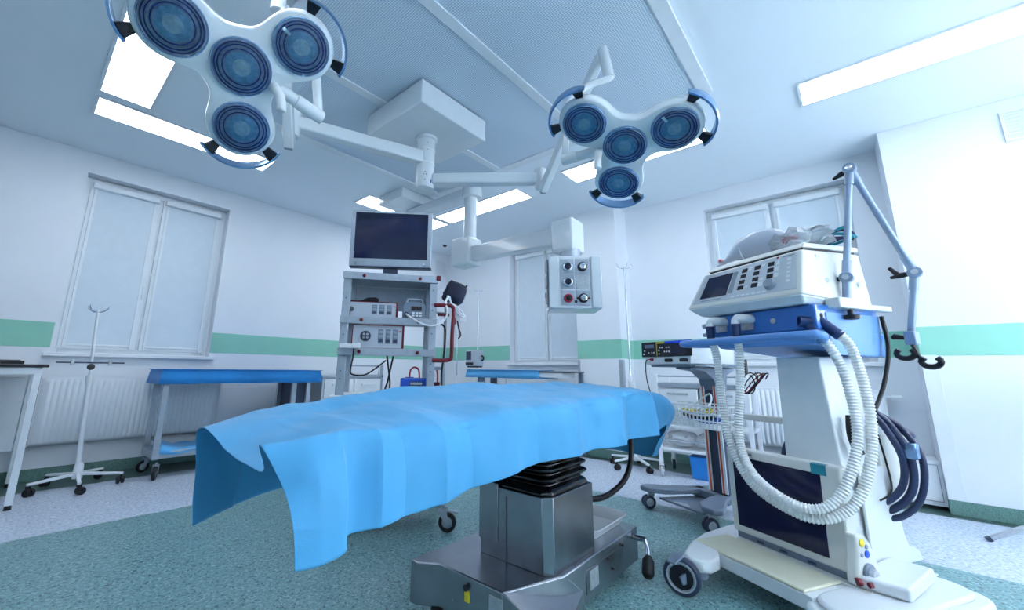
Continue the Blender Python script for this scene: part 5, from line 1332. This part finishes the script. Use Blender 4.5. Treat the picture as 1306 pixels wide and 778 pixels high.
# ------------------------------------------------------------------ drip stands
def drip_stand(label, x, y, top, bar_z=None, lean=(0, 0), rot=0.0, r=.27, bar=.2, baron=0.0):
    t = thing('drip_stand', label, 'drip stand', (x, y, 0), group='wheeled drip stands')
    def S(z): return Vector((lean[0] * z, lean[1] * z, z))
    b = MB(); b.tube([S(.10), S(.85)], .016, 14); b.build('lower_pole', 'white_paint', t)
    b = MB(); b.tube([S(.80), S(top)], .0105, 12); b.build('upper_pole', 'chrome' if bar_z is None else 'white_paint', t)
    b = MB(); b.tube([S(.80), S(.83), S(.87), S(.88)], [.021, .024, .024, .02], 14); b.build('height_clamp', 'white_plastic', t)
    b = MB(); b.tube([Vector((0, 0, .07)), Vector((0, 0, .17)), Vector((0, 0, .19))], [.034, .030, .02], 16); b.build('hub', 'white_paint', t)
    for i in range(5):
        a = R(rot + 72 * i); d = Vector((math.cos(a), math.sin(a), 0))
        b = MB(); b.beam(d * .02 + Vector((0, 0, .105)), d * r + Vector((0, 0, .082)), .026, .024, .022, .018); b.build('leg', 'white_paint', t, bevel=.004)
        caster(t, d * (r - .01), a + R(110), .028, .02, .004, 'black_rubber', 'black_plastic', twin=True, world=False)
    hk = S(top)
    for i in range(4):
        a = R(45 + 90 * i); d = Vector((math.cos(a), math.sin(a), 0)); zz = Vector((0, 0, 1))
        b = MB(); b.tube(smooth_path([hk - zz * .02, hk + d * .04 - zz * .015, hk + d * .075 + zz * .005, hk + d * .085 + zz * .035], 4), .0042, 6); b.build('hook', 'chrome', t)
    if bar_z is not None:
        c0 = S(bar_z)
        b = MB(); b.tube([c0 + Vector((-bar, -.03, 0)), c0 + Vector((bar, -.03, 0))], .006, 8); b.build('cross_bar', 'slate_dark', t)
        b = MB(); b.lathe([(0, 0), (.022, 0), (.026, .01), (.024, .022), (0, .024)], c0 + Vector((0, -.02, -.035)), (0, -1, 0), 18); b.build('clamp_knob', 'black_plastic', t, smooth=50)
        for s in (-.55, .55):
            b = MB(); b.box(c0.x + s * bar - .011, c0.x + s * bar + .011, c0.y - .045, c0.y - .018, c0.z - .022, c0.z + .02); b.build('bar_clip', 'label_silver', t, bevel=.003)
    return t
drip_stand('white drip stand with a dark cross bar in front of the left radiator', .495, 4.79, 1.43, .985, (-.052, 0), 52, .29, .21)
drip_stand('slim drip stand with chrome hooks holding the infusion pump by the far wall', 4.66, 4.22, 2.18, None, (0, 0), 20)
drip_stand('slim drip stand just right of the rack, left of the infusion pump', 4.66, 4.66, 2.02, None, (0, 0), 40)
drip_stand('slim drip stand standing in front of the column edge', 4.44, 1.80, 2.13, None, (0, 0), 12)
t = thing('infusion_pump', 'small grey infusion pump box clamped to a far drip stand', 'infusion pump', (4.62, 4.24, 1.0))
b = MB(); b.box(4.53, 4.648, 4.09, 4.35, 1.02, 1.25); b.build('housing', 'device_grey', t, bevel=.012, seg=3, world=True)
b = MB(); b.box(4.524, 4.531, 4.235, 4.335, 1.11, 1.235); b.build('display', 'slate_dark', t, bevel=.002, world=True)
b = MB(); b.box(4.522, 4.531, 4.19, 4.34, 1.035, 1.075); b.build('keypad', 'black_plastic', t, bevel=.002, world=True)
b = MB(); b.tube(smooth_path([(4.60, 4.09, 1.17), (4.60, 4.05, 1.15), (4.60, 4.06, 1.11), (4.60, 4.09, 1.10)], 5), .012, 8); b.build('clamp_handle', 'black_plastic', t, world=True)
b = MB(); b.box(4.55, 4.64, 4.11, 4.33, 1.0, 1.02); b.build('foot', 'black_plastic', t, world=True)

# ------------------------------------------------------------------ far bench with a blue cover
t = thing('covered_bench', 'steel bench with white pedestal and dark top by the far window', 'bench', (4.5, 3.3, 0))
b = MB(); b.box(4.30, 4.62, 2.44, 4.06, .945, .962); b.build('top', 'steel_dark', t, bevel=.003, world=True)
b = MB(); b.box(4.31, 4.60, 2.56, 2.88, .885, .944); b.build('drawer_box', 'white_plastic', t, bevel=.004, world=True)
b = MB(); b.box(4.36, 4.56, 2.62, 2.80, .06, .875); b.build('pedestal', 'white_plastic', t, bevel=.006, world=True)
for x, y in ((4.33, 3.85), (4.60, 3.85), (4.60, 2.47)):
    b = MB(); b.box(x - .02, x + .02, y - .05 if y > 3 else y - .02, y + .05 if y > 3 else y + .02, .0, .945); b.build('leg', 'slate', t, bevel=.004, world=True)
b = MB(); b.box(4.34, 4.58, 2.58, 2.84, 0, .06); b.build('foot', 'slate', t, bevel=.01, world=True)
def cover(name, label, x0, x1, y0, y1, z0, z1, mt, wob=.006, seed=1):
    """five-sided cloth cover hanging over an edge, with soft corners and a slightly uneven hem"""
    nx, ny, nh = 24, 24, 6; vs = []; fs = []; idx = {}
    per = []
    n = 30
    for i in range(n): per.append((x0 + (x1 - x0) * i / n, y0))
    for i in range(n): per.append((x1, y0 + (y1 - y0) * i / n))
    for i in range(n): per.append((x1 - (x1 - x0) * i / n, y1))
    for i in range(n): per.append((x0, y1 - (y1 - y0) * i / n))
    N_ = len(per); cx_, cy_ = (x0 + x1) / 2, (y0 + y1) / 2
    rings = [(.0, z1), (.6, z1), (.95, z1), (.99, z1 - .001), (1.0, z1 - .008), (1.002, z1 - .03), (1.004, (z0 + z1) / 2), (1.008, z0)]
    for k_, (s, z) in enumerate(rings):
        for (x, y) in per:
            nz = mn.noise(Vector((x * 6 + seed, y * 6, z * 8)))
            dx, dy = x - cx_, y - cy_
            if s < .97: vs.append((cx_ + dx * s, cy_ + dy * s, z + .002 * nz))
            else:
                e1 = (abs(dx) - (1 - s) * .2 + 0); 
                vs.append((cx_ + dx + math.copysign((s - 1) * 2 + wob * nz * (z1 - z) * 8, dx) * (abs(dx) > .98 * (x1 - x0) / 2), cy_ + dy + math.copysign((s - 1) * 2 + wob * nz * (z1 - z) * 8, dy) * (abs(dy) > .98 * (y1 - y0) / 2), z + (.006 * nz if k_ == len(rings) - 1 else 0)))
    for k_ in range(len(rings) - 1):
        for i in range(N_): fs.append((k_ * N_ + i, k_ * N_ + (i + 1) % N_, (k_ + 1) * N_ + (i + 1) % N_, (k_ + 1) * N_ + i))
    b = MB(); b.add(vs, fs); o = b.build(name, mt, None, smooth=60, solid=.002)
    return tag(o, label, 'cloth cover', 'blue covers on the side tables')
cover('bench_cover', 'light blue cloth cover on the far bench under the pendant', 4.285, 4.635, 2.89, 4.08, .865, .972, 'cover_light', seed=5)

# ------------------------------------------------------------------ covered trolley by the left wall
t = thing('instrument_trolley', 'steel wheeled instrument trolley beside the left radiator', 'trolley', (1.65, 4.85, 0))
TX0, TX1, TY0, TY1 = .93, 2.36, 4.64, 5.06
b = MB(); b.box(TX0, TX1, TY0, TY1, .90, .925); b.build('top', 'steel', t, bevel=.004, world=True)
for x in (TX0 + .03, TX1 - .24, TX1 - .08):
    for y in (TY0 + .02, TY1 - .02):
        b = MB(); b.box(x - .024, x + .024, y - .018, y + .018, .16, .905); b.build('leg', 'grey_metal', t, bevel=.004, world=True)
b = MB(); b.box(TX1 - .22, TX1 - .10, TY0 + .03, TY1 - .03, .30, .90); b.build('side_panel', 'slate_dark', t, bevel=.003, world=True)
b = MB(); b.box(TX0, TX1, TY0 + .005, TY1 - .005, .165, .225); b.build('lower_frame', 'grey_metal', t, bevel=.006, world=True)
for x in (TX0 + .05, TX1 - .05):
    for y, h in ((TY0 + .02, 250), (TY1 - .02, 200)):
        caster(t, (x, y, 0), R(h), .052, .028, .02, 'black_rubber', 'grey_metal')
cover('trolley_cover', 'blue cloth cover over the top of the left instrument trolley', TX0 - .025, TX1 + .03, TY0 - .03, TY1 + .03, .805, .938, 'cover', seed=2)
b = MB(); vs = []; fs = []; n1, n2 = 40, 14
for i in range(n1):
    for j in range(n2):
        x = TX0 + .05 + (TX1 - TX0 - .10) * i / (n1 - 1); y = TY0 - .006 + (TY1 - TY0 - .02) * j / (n2 - 1)
        z = .232 + .022 * abs(mn.noise(Vector((x * 6, y * 6, 2)))) + .05 * max(0, 1 - i / 5.) + (.0 if j else -.0)
        if j == 0: z = .205 + .02 * mn.noise(Vector((x * 5, 0, 4)))
        vs.append((x, y, z))
for i in range(n1 - 1):
    for j in range(n2 - 1): fs.append((i * n2 + j, (i + 1) * n2 + j, (i + 1) * n2 + j + 1, i * n2 + j + 1))
b.add(vs, fs); tag(b.build('shelf_cloth', 'cover_light', None, smooth=70, solid=.002), 'rumpled blue cloth on the lower shelf of the left trolley', 'cloth cover', 'blue covers on the side tables')

# ------------------------------------------------------------------ white drawer cabinet between trolley and rack
t = thing('drawer_cabinet', 'white drawer cabinet with push rail between the blue-covered trolley and the rack', 'cabinet', (2.85, 4.95, 0))
b = MB(); b.box(2.48, 3.30, 4.72, 5.18, .10, .845); b.build('body', 'white_paint', t, bevel=.005, world=True)
b = MB(); b.box(2.46, 3.32, 4.70, 5.20, .845, .885); b.build('top', 'grey_metal', t, bevel=.006, world=True)
for x0 in (2.50, 2.90):
    for z0, z1 in ((.62, .835), (.38, .60), (.13, .36)):
        b = MB(); b.box(x0, x0 + .385, 4.705, 4.72, z0, z1); dr = b.build('drawer', 'white_plastic', t, bevel=.004, world=True)
        b = MB(); b.box(x0 + .10, x0 + .285, 4.69, 4.706, (z0 + z1) / 2 + .03, (z0 + z1) / 2 + .05); b.build('drawer_pull', 'white_paint', dr, bevel=.003, world=True)
b = MB(); b.tube([(3.26, 4.72, .885), (3.26, 4.72, 1.0), (2.78, 4.72, 1.0), (2.78, 4.72, .885)], .011, 8); b.build('push_rail', 'grey_metal', t, world=True)
b = MB(); b.box(3.285, 3.315, 4.70, 4.73, .1, 1.01); b.build('corner_post', 'grey_metal', t, bevel=.003, world=True)
for x in (2.54, 3.24):
    for y in (4.77, 5.13): caster(t, (x, y, 0), R(230), .038, .022, .012, 'black_rubber', 'grey_metal')

# ------------------------------------------------------------------ table at the left edge
t = thing('side_table', 'black-topped table with white legs cut off by the left edge', 'table', (-.5, 4.78, 0))
b = MB(); b.box(-1.35, .185, 4.35, 5.20, .945, .965); b.build('table_top', 'black_plastic', t, bevel=.004, world=True)
b = MB(); b.box(-1.32, .155, 4.37, 4.40, .895, .944); b.box(-1.32, .155, 5.15, 5.18, .895, .944); b.box(.125, .155, 4.40, 5.15, .895, .944); b.build('apron', 'white_paint', t, bevel=.003, world=True)
for x in (-1.30, .135):
    for y in (4.385, 5.165):
        b = MB(); b.box(x - .02, x + .02, y - .02, y + .02, .03, .90); b.build('leg', 'white_paint', t, bevel=.003, world=True)
        b = MB(); b.cyl((x, y, 0), (x, y, .03), .02, .016, 14); b.build('foot', 'black_rubber', t, world=True)
b = MB(); b.box(-1.27, .11, 5.14, 5.155, .28, .86); b.build('back_panel', 'white_plastic', t, bevel=.002, world=True)
t = thing('flat_case', 'flat black case on the black-topped table at the left edge', 'case', (-.05, 4.6, .966))
b = MB(); b.box(-.38, .06, 4.50, 4.86, .966, .990); b.build('case_body', 'black_plastic', t, bevel=.005, world=True)
b = MB(); b.box(-.36, .04, 4.52, 4.84, .990, .996); b.build('case_lid', 'slate_dark', t, bevel=.003, world=True)

# ------------------------------------------------------------------ small fixtures
def louvre(label, bx, axis, n):
    x0, x1, y0, y1, z0, z1 = bx
    t = thing('wall_vent', label, 'air vent', ((x0 + x1) / 2, (y0 + y1) / 2, z0))
    f = .014; b = MB()
    if axis == 'x':
        b.box(x0, x1, y0, y1, z0, z0 + f); b.box(x0, x1, y0, y1, z1 - f, z1); b.box(x0, x1, y0, y0 + f, z0 + f, z1 - f); b.box(x0, x1, y1 - f, y1, z0 + f, z1 - f)
    else:
        b.box(x0, x1, y0, y1, z0, z0 + f); b.box(x0, x1, y0, y1, z1 - f, z1); b.box(x0, x0 + f, y0, y1, z0 + f, z1 - f); b.box(x1 - f, x1, y0, y1, z0 + f, z1 - f)
    b.build('frame', 'white_paint', t, bevel=.001, world=True)
    for i in range(n):
        z = z0 + f + (z1 - z0 - 2 * f) * (i + .5) / n; q = MB()
        if axis == 'x': q.hexa([(x0 + .004, y0 + f, z - .008), (x0 + .006, y0 + f, z - .008), (x0 + .006, y1 - f, z - .008), (x0 + .004, y1 - f, z - .008), (x1 - .005, y0 + f, z + .006), (x1 - .003, y0 + f, z + .006), (x1 - .003, y1 - f, z + .006), (x1 - .005, y1 - f, z + .006)])
        else: q.hexa([(x0 + f, y0 + .004, z - .008), (x1 - f, y0 + .004, z - .008), (x1 - f, y0 + .006, z - .008), (x0 + f, y0 + .006, z - .008), (x0 + f, y1 - .005, z + .006), (x1 - f, y1 - .005, z + .006), (x1 - f, y1 - .003, z + .006), (x0 + f, y1 - .003, z + .006)])
        q.build('slat', 'white_paint', t, smooth=0, world=True)
    return t
louvre('white louvred vent high on the bright wall at the right edge', (XC - .016, XC - .0005, -1.46, -1.05, 2.66, 2.90), 'x', 8)
louvre('small louvred vent high on the wall near the far corner, right of the monitor', (4.70, 4.93, YL - .016, YL - .0005, 2.60, 2.86), 'y', 8)
t = thing('ceiling_camera', 'tiny black dome on the ceiling near the far corner', 'camera dome', (4.45, 4.80, 3.0))
b = MB(); b.lathe([(0, -.0), (.05, 0), (.05, -.012), (.04, -.02)], (4.45, 4.80, 2.9995), (0, 0, 1), 20); b.build('ring', 'white_plastic', t, world=True)
b = MB(); b.sphere((4.45, 4.80, 2.982), .036); b.build('dome', 'black_gloss', t, world=True, smooth=60)
# stand whose sloping leg shows at the right edge
t = thing('instrument_stand', 'light grey sloping leg of a stand on the floor at the right edge', 'stand', (4.13, -1.05, 0))
hub = Vector((4.13, -1.05, .36))
for p in ((4.06, -.48, .012), (4.38, -1.30, .012), (3.78, -1.30, .012)):
    p = Vector(p); b = MB(); b.beam(p, hub, .03, .022); b.build('leg', 'label_silver', t, bevel=.004, world=True)
    b = MB(); d = (hub - p).normalized(); b.beam(p - d * .012, p + d * .012, .033, .026); b.build('foot', 'slate_dark', t, bevel=.003, world=True)
b = MB(); b.cyl(hub - Vector((0, 0, .03)), hub + Vector((0, 0, .62)), .016); b.build('upright', 'chrome', t, world=True)
b = MB(); b.box(3.95, 4.31, -1.30, -.82, .98, 1.0); b.build('tray', 'steel', t, bevel=.006, world=True)
